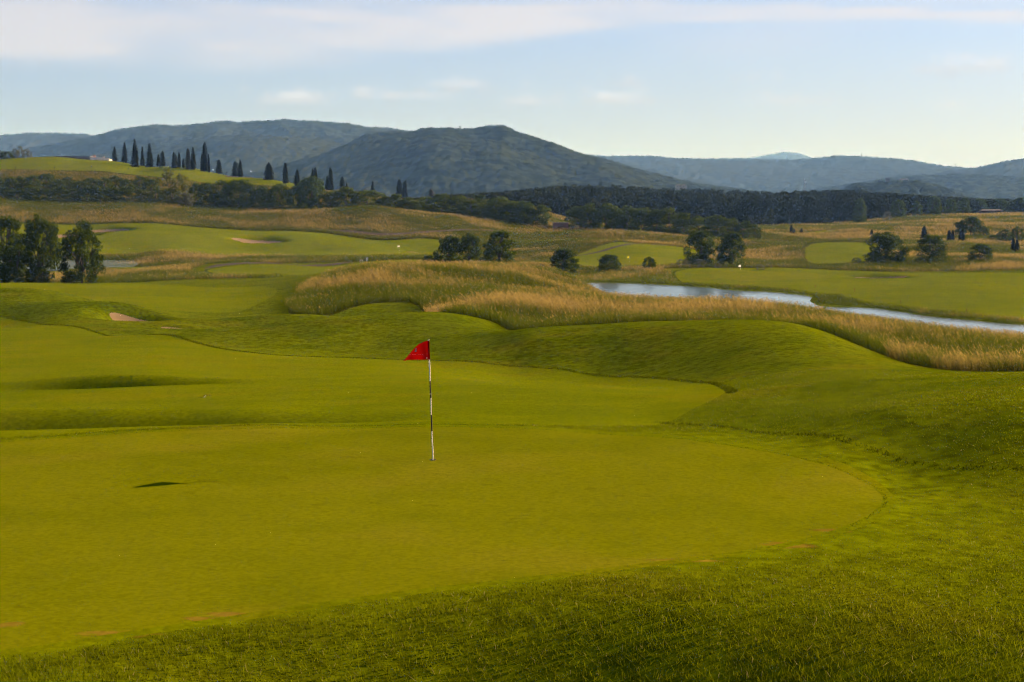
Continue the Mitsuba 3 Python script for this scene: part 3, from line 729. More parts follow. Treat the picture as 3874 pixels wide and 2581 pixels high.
for i, (px, half, top, py, lab) in enumerate([
        (2992, 13, 850, 888, 'taller dark cypress at the left end of the right meadow'), (3003, 9, 865, 888, 'low cypress touching the taller one at the left of the right meadow'),
        (3031, 12, 864, 888, 'small cypress standing alone right of a touching pair'), (3296, 13, 868, 892, 'small cypress in front of the tall dry slope'),
        (3494, 24, 856, 905, 'tall tapered cypress alone in the right meadow'), (3589, 18, 871, 913, 'left cypress of the pair beside the round tree'),
        (3602, 15, 869, 913, 'right cypress of the pair beside the round tree'), (3637, 28, 873, 915, 'wide dark cypress in front of the round tree'),
        (3831, 17, 900, 953, 'left cypress of the pair near the right edge'), (3846, 18, 905, 955, 'right cypress of the pair near the right edge')]):
    plant('cypress', f'cypress_kind_{i % 3}', px, py, top, half, lab, 'cypress', 'cypresses in the right meadow')

# single trees and shrubs of the valley
for kind, px, half, top, py, lab, d in [
        ('open_kind_0', 20, 165, 826, 1066, 'dark oak cut by the left edge of the photo', 246), ('open_kind_1', 152, 140, 822, 1066, 'tall dark oak between the left edge and the oak with a bare trunk', 243),
        ('open_kind_2', 308, 150, 842, 1067, 'oak with bare trunk in front of the left pond', 240), ('oak_kind_1', 60, 120, 930, 1068, 'low thick oak in front of the dark oaks at the left edge', 238),
        ('oak_kind_0', 1700, 95, 898, 1014, 'dense dark oak leftmost of the three above the grassy mound', 305), ('open_kind_1', 1776, 80, 888, 1020, 'slender oak with visible trunk, middle of the three above the mound', 303),
        ('open_kind_0', 1884, 122, 878, 1020, 'spreading oak with branching limbs, rightmost of the three above the mound', 301),
        ('oak_kind_2', 2133, 106, 946, 1034, 'dark egg-shaped oak left of the yellow flag', 352), ('oak_kind_0', 2305, 88, 968, 1022, 'low spreading tree below the yellow flag', 360),
        ('open_kind_2', 2457, 54, 976, 1017, 'small airy tree right of the yellow flag', 364),
        ('oak_kind_1', 2650, 122, 878, 1022, 'big dark oak behind the silvery willow shrubs', 385), ('oak_kind_2', 2768, 116, 884, 1022, 'big oak with sunlit right side beside the white flag', 383),
        ('oak_kind_0', 3352, 158, 884, 1000, 'wide dark oak in front of the stepped tees', 404), ('leaning_kind', 3530, 125, 894, 1006, 'oak with its top leaning right, middle of the three in the right meadow', 400),
        ('leaning_kind', 3704, 105, 928, 1005, 'smallest leaning oak of the three in the right meadow', 402),
        ('oak_kind_2', 3668, 114, 825, 918, 'large round grey-green tree behind the cypresses at the right', 585), ('open_kind_1', 3720, 45, 860, 922, 'thin airy tree at the right side of the round grey-green tree', 580),
        ('oak_kind_1', 3757, 46, 892, 930, 'low bush between the thin airy tree and the right group', 560), ('open_kind_0', 3800, 62, 872, 943, 'left tree of the group near the right edge', 548),
        ('open_kind_2', 3846, 58, 862, 943, 'right tree of the group near the right edge', 552)]:
    plant('oak_tree', kind, px, py, top - 4, half * (1.15 if px < 2400 else 1.0), lab, 'tree', d=d)
for kind, px, half, top, py, lab, d in [
        ('oak_kind_1', 1622, 60, 968, 1013, 'round dark shrub left of the three oaks above the mound', 304), ('bright_kind_0', 1815, 56, 977, 1019, 'low green shrub under the slender oak', 304),
        ('oak_kind_2', 262, 66, 1026, 1068, 'dark green shrub at the foot of the bare-trunk oak', 242), ('hedge_kind_0', 350, 48, 1040, 1068, 'small shrub right of the bare trunk on the left', 242),
        ('oak_kind_0', 150, 90, 1010, 1068, 'dark undergrowth between the left oaks', 239),
        ('silver_kind_0', 2588, 58, 978, 1026, 'silvery willow shrub leftmost under the big oaks', 372), ('silver_kind_1', 2646, 52, 980, 1026, 'silvery willow shrub in the middle under the big oaks', 371),
        ('silver_kind_0', 2716, 34, 995, 1022, 'small silvery shrub rightmost under the big oaks', 372), ('silver_kind_1', 2876, 42, 1000, 1030, 'grey-green willow shrub right of the white flag', 366),
        ('silver_kind_1', 2049, 38, 1001, 1031, 'pale grey shrub left of the egg-shaped oak', 350), ('silver_kind_0', 3240, 44, 974, 998, 'silvery shrub in front of the stepped tees', 402),
        ('silver_kind_1', 3353, 40, 800, 836, 'pale shrub standing before the dark wood', 790), ('bright_kind_1', 2840, 40, 1006, 1024, 'small bright shrub behind the white flag', 384),
        ('silver_kind_0', 66, 30, 561, 592, 'left grey-green olive above the hilltop hedge', 668), ('silver_kind_1', 88, 28, 553, 592, 'tallest grey-green olive above the hilltop hedge', 670), ('silver_kind_0', 113, 38, 563, 592, 'right grey-green olive above the hilltop hedge', 668),
        ('hedge_kind_1', 615, 16, 627, 637, 'small grey tussock shrub below the first cypress pair', 640), ('hedge_kind_2', 652, 14, 629, 639, 'small round shrub below the hilltop cypresses', 640),
        ('hedge_kind_0', 696, 22, 634, 645, 'spreading shrub below the tiny slim cypress', 640)]:
    plant('shrub', kind, px, py, top, half, lab, 'shrub', d=d)

# hedgerow under the hill and on along the meadow
plant('hedgerow_tree', 'bright_kind_0', 655, 790, 640, 130, 'bright yellow-green tree rising above the left hedgerow', 'tree', d=556)
plant('hedgerow_tree', 'silver_kind_0', 705, 793, 726, 72, 'grey-green round bush in front of the bright yellow-green tree', 'tree', d=549)
plant('hedgerow_tree', 'oak_kind_1', 1180, 810, 668, 115, 'largest hedgerow tree, rising in front of the cypress pair', 'tree', d=556)
plant('hedgerow_tree', 'bright_kind_1', 937, 800, 728, 28, 'small light green tree inside the dark hedgerow', 'tree', d=552)
plant('hedgerow_tree', 'bright_kind_0', 1363, 806, 762, 36, 'bright green young tree in front of the hedgerow', 'tree', d=551)
rg = np.random.default_rng(9)
H = [(px, 46, 676 + 6 * rg.normal(), 760, 590 - i % 2 * 6) for i, px in enumerate(range(-260, 600, 44))] + [(px, 44, 716 + 5 * rg.normal() + px * 0.01, 772, 556) for px in range(-240, 620, 52)]
H += [(745, 48, 700, 797, 566), (795, 66, 698, 797, 562), (848, 78, 690, 799, 560), (905, 78, 688, 800, 560), (962, 62, 703, 801, 558), (1003, 80, 714, 803, 557), (1062, 70, 704, 804, 557),
      (1130, 60, 712, 805, 555), (1252, 50, 735, 805, 555), (1310, 76, 716, 806, 558), (1390, 96, 727, 806, 558), (1460, 46, 748, 806, 556), (1500, 38, 741, 806, 558), (1562, 76, 754, 810, 556),
      (1615, 60, 752, 812, 560), (1672, 72, 740, 815, 560), (1742, 80, 747, 818, 558), (1785, 60, 764, 825, 556), (1812, 56, 743, 830, 562), (1895, 82, 751, 838, 555), (1932, 60, 774, 840, 552), (1960, 82, 768, 848, 553), (2032, 72, 783, 854, 550), (1855, 60, 762, 834, 556), (1990, 66, 776, 850, 552),
      (2190, 62, 788, 866, 552), (2232, 76, 777, 868, 552), (2292, 80, 779, 872, 550), (2332, 60, 794, 875, 548), (2372, 70, 787, 878, 548), (2432, 70, 794, 882, 546), (2482, 60, 799, 886, 545), (2532, 66, 794, 889, 544),
      (2586, 60, 812, 892, 542), (2650, 66, 824, 894, 542), (2712, 60, 822, 896, 540), (2760, 60, 834, 898, 538), (2810, 56, 844, 902, 536), (2856, 40, 855, 904, 534)]
for i, (px, half, top, py, d) in enumerate(H):
    where = 'in the dark two-row hedgerow at the left' if px < 640 else 'in the hedgerow below the cypress hill' if px < 1600 else 'in the hedgerow left of the brick tunnel' if px < 2100 else 'in the hedgerow right of the brick tunnel'
    plant('hedgerow_bush', f'hedge_kind_{i % 3}', px, py, top - 7, half * (1.5 + 0.12 * rg.normal()), 'dark green leafy bush ' + where, 'bush', 'bushes ' + where, d=d)
    if i % 2 == 0 and px > 600:
        plant('hedgerow_bush', f'hedge_kind_{(i + 1) % 3}', px + 20, py + 6, py - 34 - 8 * rg.uniform(), 34, 'dark green leafy bush ' + where, 'bush', 'bushes ' + where, d=d - 9)
for i, px in enumerate(range(-60, 60, 34)):
    plant('hilltop_hedge', f'hedge_kind_{i % 3}', px, 597, 570 + 3 * (i % 2), 46, 'clipped dark hedge bush on the hilltop at the left edge', 'bush', 'hedge on the hilltop', d=664)

# the dark wood: the front trees at its right end stand clear of the others
for i, (px, half, top, py, d) in enumerate([(3250, 60, 752, 838, 806), (3395, 62, 756, 826, 850), (3465, 42, 762, 824, 860), (3530, 66, 742, 822, 880), (3590, 50, 752, 820, 890), (3640, 62, 748, 818, 905), (3700, 70, 752, 815, 990), (3780, 80, 752, 815, 1000), (3850, 70, 748, 815, 1005), (3930, 70, 750, 815, 1000)]):
    plant('wood_edge_tree', f'oak_kind_{i % 3}', px, py, top, half, 'dark tree on the front edge of the wood at the right', 'tree', 'trees on the edge of the wood', d=d)
EDGE = np.array([[1400, 700], [1640, 660], [2040, 690], [2300, 740], [2600, 790], [2900, 780], [3100, 815], [3300, 850], [3500, 900], [3650, 985], [3874, 1000], [5000, 1000]], float)
TOPS = np.array([[1400, 775], [1480, 757], [1560, 748], [1640, 740], [1700, 736], [1800, 730], [1900, 727], [2000, 717], [2150, 704], [2250, 697], [2330, 702], [2500, 712], [2700, 718], [2900, 727], [3100, 721], [3250, 722], [3330, 730], [3500, 742], [3700, 752], [3874, 755], [5000, 758]], float)
k = 0
for d0 in np.arange(655, 1190, 13.0):
    for x0 in np.arange(-90, 480, 10.5):
        d1, x1 = d0 + rg.uniform(-5, 5), x0 + rg.uniform(-4.5, 4.5)
        px = x1 / d1 * F + CX
        front = np.interp(px, EDGE[:, 0], EDGE[:, 1])
        if px < 1420 or px > 4300 or d1 < front or d1 > front + 330:
            continue
        g = float(height(np.array([x1]), np.array([d1]))[0])
        lim = P(px, float(np.interp(px, TOPS[:, 0], TOPS[:, 1])), d1)[2] - g
        h = min(lim, rg.uniform(10, 14.5))
        if h < 3:
            continue
        w = rg.uniform(10, 14.5)
        k += 1
        scene[f'dark_wood__{k:04d}'] = {'type': 'instance', 'g': {'type': 'ref', 'id': f'wood_kind_{k % 3}'},
                                        'to_world': T().translate([float(x1), float(d1), g - 0.3]).rotate([0, 0, 1], float(rg.uniform(0, 360))).scale([float(w), float(w), float(h)])}
tag('dark_wood', 'broad band of dark oak wood across the valley below the blue hills', 'wood', kind='stuff')
# ------------------------------------------------------------------ tall grass and turf blades
scene['tall_blade'] = {'type': 'principledthin', 'base_color': {'type': 'mesh_attribute', 'name': 'vertex_color'}, 'roughness': 0.6, 'diff_trans': 0.8, 'spec_trans': 0.0, 'eta': 1.1}
WIND = np.array([-0.85, -0.25])


def scatter(poly, rng, density, dmin=0, dmax=1e9, cell=None):
    """points in an outline (x, y); density(x, y) per square metre"""
    pl = shapely.Polygon(poly).buffer(0)
    x0, y0, x1, y1 = pl.bounds
    out = []
    ys = np.exp(np.linspace(math.log(max(y0, 5)), math.log(y1), 40))
    for a, b in zip(ys[:-1], ys[1:]):
        strip = pl.intersection(shapely.box(x0, a, x1, b))
        if strip.is_empty:
            continue
        sx0, sy0, sx1, sy1 = strip.bounds
        rho = density((a + b) / 2)
        n = rng.poisson(rho * (sx1 - sx0) * (sy1 - sy0))
        p = np.column_stack([rng.uniform(sx0, sx1, n), rng.uniform(sy0, sy1, n)])
        u = p[:, 0] / p[:, 1]
        p = p[(np.abs(u) < 0.31)]
        out.append(p[shapely.contains_xy(strip, p[:, 0], p[:, 1])])
    return np.vstack(out)


def patch(p, size, seed, octaves=3):
    return nfbm(np.column_stack([p / size, np.full(len(p), seed * 3.7)]), octaves, seed)


def tall_grass(key, pts, rng, tall, wide, label, gold=0.5, heads=0.55, dip=None, sizes=(14.0, 3.2), rim=None, swing=1.0):
    """stems that bend with the wind, tan seed heads on many of them, as one mesh"""
    n = len(pts)
    d = pts[:, 1]
    z = height(pts[:, 0], pts[:, 1]) - 0.03
    ok = z > 0.12 if dip is None else z > dip
    pts, d, z = pts[ok], d[ok], z[ok]
    n = len(pts)
    m1, m2 = patch(pts, sizes[0], 2), patch(pts, sizes[1], 3)
    g = np.clip((m1 - 0.5) * 4.5 * swing + (m2 - 0.5) * 2.2 * swing + gold - (0 if rim is None else 0.55 * np.exp(-rim(pts) / 5.0)), 0, 1)
    g = g * g * (3 - 2 * g)
    h = tall(pts) * (0.62 + 0.75 * patch(pts, 5.5, 4)) * rng.uniform(0.65, 1.2, n)
    w = wide(d) * rng.uniform(0.7, 1.4, n)
    a = rng.uniform(0, PI, n)
    side = np.column_stack([np.cos(a), np.sin(a), np.zeros(n)]) * w[:, None] * 0.5
    lean = (WIND * rng.uniform(0.05, 0.55, (n, 1)) + rng.normal(size=(n, 2)) * 0.22) * h[:, None]
    o = np.column_stack([pts, z])
    tip = o + np.column_stack([lean, h])
    mid = o + np.column_stack([lean * 0.3, h * 0.55])
    v = np.stack([o - side, o + side, mid + side * 0.8, tip, mid - side * 0.8], 1)
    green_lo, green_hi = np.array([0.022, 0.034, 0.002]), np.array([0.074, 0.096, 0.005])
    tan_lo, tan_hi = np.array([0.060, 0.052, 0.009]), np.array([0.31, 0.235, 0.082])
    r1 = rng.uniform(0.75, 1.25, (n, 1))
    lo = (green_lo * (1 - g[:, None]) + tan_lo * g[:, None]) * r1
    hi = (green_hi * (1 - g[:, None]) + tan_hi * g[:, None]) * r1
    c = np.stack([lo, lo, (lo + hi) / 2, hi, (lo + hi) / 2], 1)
    k = np.arange(n)[:, None] * 5
    f = np.vstack([k + [0, 1, 2], k + [0, 2, 4], k + [4, 2, 3]])
    hd = rng.uniform(size=n) < heads * (0.10 + 0.90 * g)
    if hd.any():
        t, s = tip[hd], side[hd] * 1.7
        down = (tip - mid)[hd] * 0.42
        hv = np.stack([t - down, t - down * 0.5 + s, t + down * 0.25, t - down * 0.5 - s], 1)
        hc = np.repeat((np.array([0.25, 0.188, 0.064]) * rng.uniform(0.75, 1.25, (hd.sum(), 1)))[:, None], 4, 1)
        kk = n * 5 + np.arange(hd.sum())[:, None] * 4
        f = np.vstack([f, kk + [0, 1, 2], kk + [0, 2, 3]])
        v, c = np.vstack([v.reshape(-1, 3), hv.reshape(-1, 3)]), np.vstack([c.reshape(-1, 3), hc.reshape(-1, 3)])
    else:
        v, c = v.reshape(-1, 3), c.reshape(-1, 3)
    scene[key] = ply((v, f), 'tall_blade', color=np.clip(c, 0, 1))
    tag(key, label, 'grass', kind='stuff')
    return len(f)


rng = np.random.default_rng(31)
m1poly = [p for k, n, p in ZONES if k == 'meadow'][0]
pts = scatter(m1poly, rng, lambda d: 46 * (75 / d) ** 1.45)
pe = scatter(m1poly, rng, lambda d: 90 * (75 / d) ** 1.3)
pe = pe[shapely.distance(shapely.points(pe), shapely.Polygon(m1poly).exterior) < 1.3]
pts = np.vstack([pts, pe])
edge_d = shapely.distance(shapely.points(pts), shapely.Polygon(m1poly).exterior)
near_edge = np.clip(edge_d / 4.0, 0, 1)
n1 = tall_grass('tall_grass', pts, rng, lambda p: 0.72 + 0.18 * np.clip(shapely.distance(shapely.points(p), shapely.Polygon(m1poly).exterior) / 5.0, 0, 1), lambda d: 0.011 + 0.00013 * (d - 60),
                'tall golden and green grass on the mounds between fairway and pond', gold=0.20, swing=1.6, rim=lambda p: shapely.distance(shapely.points(p), shapely.Polygon(m1poly).exterior))
ZU = shapely.union_all([shapely.Polygon(p).buffer(0) for k, n, p in ZONES if k != 'meadow'])


def outside(p, grow=0.6):
    return p[~shapely.contains_xy(ZU.buffer(grow), p[:, 0], p[:, 1])]


far = np.array([[-190, 366], [190, 366], [330, 640], [330, 1000], [60, 1000], [40, 700], [-60, 700], [-60, 608], [-330, 600]], float)
pts = outside(scatter(far, rng, lambda d: 5.0 * (400 / d) ** 1.7))
pts = pts[(pts[:, 1] < np.interp(pts[:, 0] / pts[:, 1] * F + CX, EDGE[:, 0], EDGE[:, 1]) + 5)]
n2 = tall_grass('tall_grass_001', pts, rng, lambda p: np.full(len(p), 0.75), lambda d: 0.05 + 0.00014 * (d - 360), 'dry meadow grass on the slopes beyond the ponds and fairways', gold=0.16, heads=0.4, sizes=(36.0, 9.0), swing=1.6)
bank = line('1560 1 305;1900 1 300;2160 1 328;2480 1 325;2600 1 330;2545 1 350;2500 1 366;2650 1 368;2660 1 374;1900 1 374;1500 1 374;1640 1 350;1500 1 318')
pts = outside(scatter(bank, rng, lambda d: 6.0))
n3 = tall_grass('tall_grass_002', pts, rng, lambda p: np.full(len(p), 0.65), lambda d: 0.05, 'golden grass bank behind the far shore of the pond', gold=0.6)
lbank = line('180 1 303;330 1 345;480 1 352;560 1 368;700 1 382;1000 1 378;1200 1 372;1350 1 366;1330 1 361;1150 1 362;950 1 356;780 1 346;700 1 326;715 1 305;800 1 296;1150 1 290;1000 1 262;700 1 262;400 1 262;-200 1 262;-400 1 300')
pts = outside(scatter(lbank, rng, lambda d: 7.0))
n4 = tall_grass('tall_grass_003', pts, rng, lambda p: 0.75 - 0.55 * np.exp(-((p[:, 0] + 84) / 24) ** 2 - ((p[:, 1] - 350) / 18) ** 2), lambda d: 0.045, 'golden and green grass bank between the left pond and the cart path', gold=0.35, dip=1.9)
rmead = line('2920 1 362;3100 1 370;3400 1 366;3874 1 358;5000 1 355;5000 1 376;2800 1 376;2780 1 368')
pts = outside(scatter(rmead, rng, lambda d: 5.0))
n5 = tall_grass('tall_grass_004', pts, rng, lambda p: np.full(len(p), 0.75), lambda d: 0.05, 'strip of dry grass behind the right fairway', gold=0.6)
reeds = line('2200 1 336;2560 1 328;2800 1 314;3000 1 303;3160 1 286;3240 1 272;3500 1 251;3700 1 240;3874 1 233;4400 1 224;4400 1 217;3874 1 226;3700 1 233;3500 1 243;3240 1 261;3100 1 268;3130 1 280;3000 1 296;2800 1 304;2560 1 319;2200 1 327')
pts = scatter(reeds, rng, lambda d: 16.0)
n6 = tall_grass('reeds', pts, rng, lambda p: np.full(len(p), 0.55), lambda d: 0.04, 'dark green reeds along the far shore of pond and stream', gold=-0.3, heads=0.0, dip=0.0)
lreed = line('-200 1 400;300 1 404;520 1 404;640 1 392;760 1 384;900 1 380;760 1 378;600 1 384;500 1 394;300 1 398;-200 1 396')
pts = scatter(lreed, rng, lambda d: 8.0)
n7 = tall_grass('reeds_001', pts, rng, lambda p: np.full(len(p), 0.9), lambda d: 0.05, 'green reeds on the far shore of the left pond', gold=-0.1, heads=0.0, dip=1.5)

dry = line('-900 1 600;0 1 600;300 1 599;600 1 598;680 1 598;660 1 610;400 1 618;0 1 618;-900 1 616')
pts = outside(scatter(dry, rng, lambda d: 5.0), 0.0)
tall_grass('tall_grass_005', pts, rng, lambda p: np.full(len(p), 0.35), lambda d: 0.09, 'band of dry brown grass above the left hedgerow', gold=0.9, heads=0.1)


def fringe(outline, out, tall, per_metre, wide, keep=lambda x, y: y > 0):
    """a dense edge of uncut blades just outside a mown outline"""
    pl = shapely.Polygon(outline).buffer(0)
    band = pl.buffer(out).difference(pl.buffer(0.02))
    x0, y0, x1, y1 = band.bounds
    q = np.vstack([outline, outline[:1]])
    seg = np.linalg.norm(np.diff(q, axis=0), axis=1)
    n = int(per_metre * seg.sum())
    k = rng.choice(len(seg), n, p=seg / seg.sum())
    t = rng.uniform(size=(n, 1))
    dirs = (q[1:] - q[:-1])[k]
    nor = np.column_stack([dirs[:, 1], -dirs[:, 0]]) / (np.linalg.norm(dirs, axis=1, keepdims=True) + 1e-9)
    p = q[k] + dirs * t + nor * (rng.uniform(-out, out, n))[:, None]
    p = p[shapely.contains_xy(band, p[:, 0], p[:, 1]) & keep(p[:, 0], p[:, 1])]
    n = len(p)
    h = tall * rng.uniform(0.6, 1.25, n)
    a = rng.uniform(0, PI, n)
    s_ = np.column_stack([np.cos(a), np.sin(a), a * 0]) * (wide * rng.uniform(0.7, 1.3, n))[:, None]
    o = np.column_stack([p, height(p[:, 0], p[:, 1]) - 0.005])
    tip = o + np.column_stack([rng.normal(size=(n, 2)) * 0.25 * h[:, None], h])
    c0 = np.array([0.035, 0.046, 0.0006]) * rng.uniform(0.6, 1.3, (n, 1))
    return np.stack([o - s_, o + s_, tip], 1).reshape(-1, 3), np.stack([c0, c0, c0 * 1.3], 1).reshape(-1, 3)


FAIR = [p for k, n, p in ZONES if n == 'fairway']
GREENS = [p for k, n, p in ZONES if k == 'green']
STEP = line('2470 1602 41.6;2700 1624 39.8;3000 1656 37.1;3300 1695 34.5;3600 1736 32.8;3874 1773 31.9;4900 1870 30.6;4900 1500 44;3500 1480 46;2700 1560 45')
fr = [fringe(STEP, 0.3, 0.055, 150, 0.012, lambda x, y: y < np.interp(x / y * F + CX, [2470, 2700, 3000, 3300, 3874, 4900], [41.8, 40.2, 37.5, 34.9, 32.3, 31])), fringe(FAIR[0], 0.35, 0.062, 110, 0.015, lambda x, y: ((y > np.interp(x / y * F + CX, [0, 900, 2600, 2760], [95, 76, 56, 50]))) & (np.abs(x / y) < 0.32)), fringe(GREENS[0], 0.10, 0.022, 170, 0.005, lambda x, y: y > 27),
      fringe(FAIR[4], 0.5, 0.12, 40, 0.03), fringe(FAIR[2], 1.2, 0.75, 40, 0.06, lambda x, y: y > 462), fringe(FAIR[3], 0.5, 0.14, 30, 0.035)]
scene['mown_edge'] = ply((np.vstack([a for a, b in fr]), np.arange(sum(len(a) for a, b in fr)).reshape(-1, 3)), 'tall_blade', color=np.clip(np.vstack([b for a, b in fr]), 0, 1))
tag('mown_edge', 'dark edge of uncut turf along fairways and putting green', 'grass', kind='stuff')

# turf blades of the uncut grass close by
rough = np.vstack([[[-9, 16], [9, 16], [32, 62], [-32, 62]]]).astype(float)
pts = scatter(rough, rng, lambda d: 1100 * (20 / d) ** 2.0)
inside = np.zeros(len(pts), bool)
for k, n, p in ZONES:
    if k in ('green', 'fairway', 'sand'):
        inside |= shapely.contains_xy(shapely.Polygon(p).buffer(0.05 if k == 'green' else 0.0), pts[:, 0], pts[:, 1])
pts = pts[~inside]
green_d = shapely.distance(shapely.points(pts), shapely.Polygon([p for k, n, p in ZONES if k == 'green'][0]).buffer(0))
lip_h = 0.010 + 0.048 * np.clip((green_d - 0.2) / (semi(pts[:, 0]) * 1.2), 0, 1)
n = len(pts)
h = lip_h * np.clip(1.12 - (pts[:, 1] - 20) * 0.035, 0.3, 1.1) * rng.uniform(0.6, 1.5, n) * (0.6 + 0.8 * patch(pts, 0.8, 6))
w = (0.0044 + 0.00018 * (pts[:, 1] - 18)) * rng.uniform(0.8, 1.3, n)
a = rng.uniform(0, PI, n)
side = np.column_stack([np.cos(a), np.sin(a), a * 0]) * w[:, None]
o = np.column_stack([pts, height(pts[:, 0], pts[:, 1]) - 0.004])
tip = o + np.column_stack([rng.normal(size=(n, 2)) * 0.55 * h[:, None] + WIND * 0.15 * h[:, None], h])
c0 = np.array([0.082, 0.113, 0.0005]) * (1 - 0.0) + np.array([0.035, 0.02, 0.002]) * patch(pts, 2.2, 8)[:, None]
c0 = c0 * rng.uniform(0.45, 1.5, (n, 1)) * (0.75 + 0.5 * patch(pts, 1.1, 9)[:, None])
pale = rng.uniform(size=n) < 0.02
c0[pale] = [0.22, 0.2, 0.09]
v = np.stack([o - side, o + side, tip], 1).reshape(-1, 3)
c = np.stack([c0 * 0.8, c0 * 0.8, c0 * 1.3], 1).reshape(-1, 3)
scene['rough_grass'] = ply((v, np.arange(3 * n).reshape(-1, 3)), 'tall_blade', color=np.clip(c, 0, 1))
tag('rough_grass', 'short uncut turf blades around the putting green', 'grass', kind='stuff')
print('blades', n1, n2, n3, n4, n5, n6, n7, n)
# ------------------------------------------------------------------ things people put here
def mat(key, color, rough=0.5, metal=0.0, spec=0.4):
    scene[key] = {'type': 'twosided', 'b': {'type': 'principled', 'base_color': proc(lambda p, n, uv: mi.Color3f(color) * (0.82 + 0.36 * fbm(p.x * 7, p.y * 7, p.z * 7, 2))), 'roughness': rough, 'metallic': metal, 'specular': spec}}


mat('white_paint', (0.60, 0.60, 0.58)); mat('black_paint', (0.012, 0.012, 0.012)); mat('grey_paint', (0.25, 0.26, 0.27)); mat('dark_metal', (0.03, 0.03, 0.033), 0.4)
mat('cream_plaster', (0.80, 0.66, 0.52), 0.8); mat('grey_concrete', (0.16, 0.14, 0.13), 0.9); mat('brick_red', (0.20, 0.10, 0.07), 0.9); mat('roof_tile', (0.05, 0.040, 0.038), 0.9)
mat('old_stone', (0.13, 0.115, 0.10), 0.9); mat('far_plaster', (0.30, 0.25, 0.21), 0.9); mat('pale_stone', (0.62, 0.58, 0.52), 0.8); mat('weathered_wood', (0.10, 0.075, 0.05), 0.8); mat('stake_red', (0.12, 0.03, 0.02), 0.6)
mat('lamp_glass', (0.85, 0.85, 0.82), 0.2); mat('steel', (0.35, 0.36, 0.37), 0.35, 0.6); mat('sign_blue', (0.35, 0.50, 0.62), 0.5); mat('feather_black', (0.010, 0.010, 0.012), 0.5); mat('window_dark', (0.03, 0.035, 0.04), 0.1)
for k, c in (('flag_red', (0.14, 0.0012, 0.0012)), ('flag_white', (0.75, 0.75, 0.75)), ('flag_yellow', (0.75, 0.62, 0.02)), ('flag_dark', (0.09, 0.003, 0.004))):
    scene[k] = {'type': 'principledthin', 'base_color': rgb(*c), 'roughness': 0.6, 'diff_trans': 1.0, 'spec_trans': 0.0, 'eta': 1.3}
scene['print_grey'] = diffuse(rgb(0.16, 0.15, 0.19))
scene['print_pink'] = diffuse(rgb(0.62, 0.22, 0.24))


def box(x0, x1, y0, y1, z0, z1):
    return trimesh.creation.box(bounds=[[x0, y0, z0], [x1, y1, z1]])


def rod(a, b, r, r2=None, sides=10):
    a, b = np.asarray(a, float), np.asarray(b, float)
    t = np.linspace(0, 1, 3)[:, None]
    v, f = limb(a + (b - a) * t, np.linspace(r, r if r2 is None else r2, 3), sides)
    n = len(v)
    v = np.vstack([v, a, b])
    cap = [[n, (i + 1) % sides, i] for i in range(sides)] + [[n + 1, n - sides + i, n - sides + (i + 1) % sides] for i in range(sides)]
    return trimesh.Trimesh(v, np.vstack([f, cap]), process=False)


def both(*m):
    return trimesh.util.concatenate(list(m))


def part(key, name, mesh, bsdf, at=(0, 0, 0), turn=0.0, smooth=40, **props):
    k, i = f'{key}__{name}', 1
    while k in scene:
        k = f'{key}__{name}_{i:03d}'
        i += 1
    scene[k] = ply(mesh, bsdf, smooth=smooth)
    scene[k]['to_world'] = T().translate([float(t) for t in at]).rotate([0, 0, 1], turn)
    if props:
        tag(k, **props)
    return k


# the flag on the near green
base = hit(1638, 1741)[0]
D0 = base[1]
S = D0 / F


def fl(px, py, dy=0.0):
    """a point in the upright plane of the near flag, from photo pixels"""
    return np.array([base[0] + (px - 1638) * S, base[1] + dy, base[2] + (1741 - py) * S * 1.003])


def pole_at(py):
    return fl(1638 - 15 * (1741 - py) / 458.0, py)


tag('golf_flag', 'red golf flag on a black and white pole in the near putting green', 'flag')
for a, b, m, nm in ((1756, 1630, 'white_paint', 'pole_section'), (1630, 1567, 'black_paint', 'pole_section'), (1567, 1503, 'white_paint', 'pole_section'), (1503, 1490, 'black_paint', 'pole_section'),
                    (1484, 1439, 'black_paint', 'pole_section'), (1439, 1357.5, 'white_paint', 'pole_section'), (1490, 1484, 'steel', 'ferrule'), (1285, 1281.5, 'white_paint', 'tip')):
    part('golf_flag', nm, rod(pole_at(a), pole_at(b), 0.012 if nm == 'pole_section' else 0.0135, sides=14), m)
part('golf_flag', 'sleeve', rod(pole_at(1357.5), pole_at(1285), 0.0142, sides=14), 'flag_red')
top = np.array([[1625, 1285], [1617, 1285.5], [1602, 1290.6], [1587, 1297.5], [1571, 1312], [1557, 1327.5], [1541, 1346.5], [1525.5, 1364.5]])
bot = np.array([[1626.5, 1357.5], [1618, 1357.6], [1604, 1357.9], [1589, 1358.1], [1572, 1358.6], [1556, 1359.2], [1540, 1360.2], [1525.4, 1364.9]])
tt = np.linspace(0, 1, 36)
us = np.linspace(0, 1, 8)
cloth = []
for t in tt:
    a = np.array([np.interp(t, us, top[:, 0]), np.interp(t, us, top[:, 1])])
    b = np.array([np.interp(t, us, bot[:, 0]), np.interp(t, us, bot[:, 1])])
    for s_ in np.linspace(0, 1, 16):
        q = a + (b - a) * s_
        cloth.append(fl(q[0], q[1], 0.020 * math.sin(t * 11 + s_ * 1.3) * min(1, t * 4) * (0.35 + 0.65 * s_) + 0.12 * t * t))
cloth = np.array(cloth)
i, j = np.meshgrid(np.arange(35), np.arange(15), indexing='ij')
k = (i * 16 + j).ravel()
fq = np.stack([k, k + 16, k + 17, k + 1], -1)
split = (i.ravel() < 3)
part('golf_flag', 'cloth', (cloth, fq[~split]), 'flag_red', smooth=True)
part('golf_flag', 'hem', (cloth, fq[split]), 'flag_dark', smooth=True, label='dark red hem along the pole')


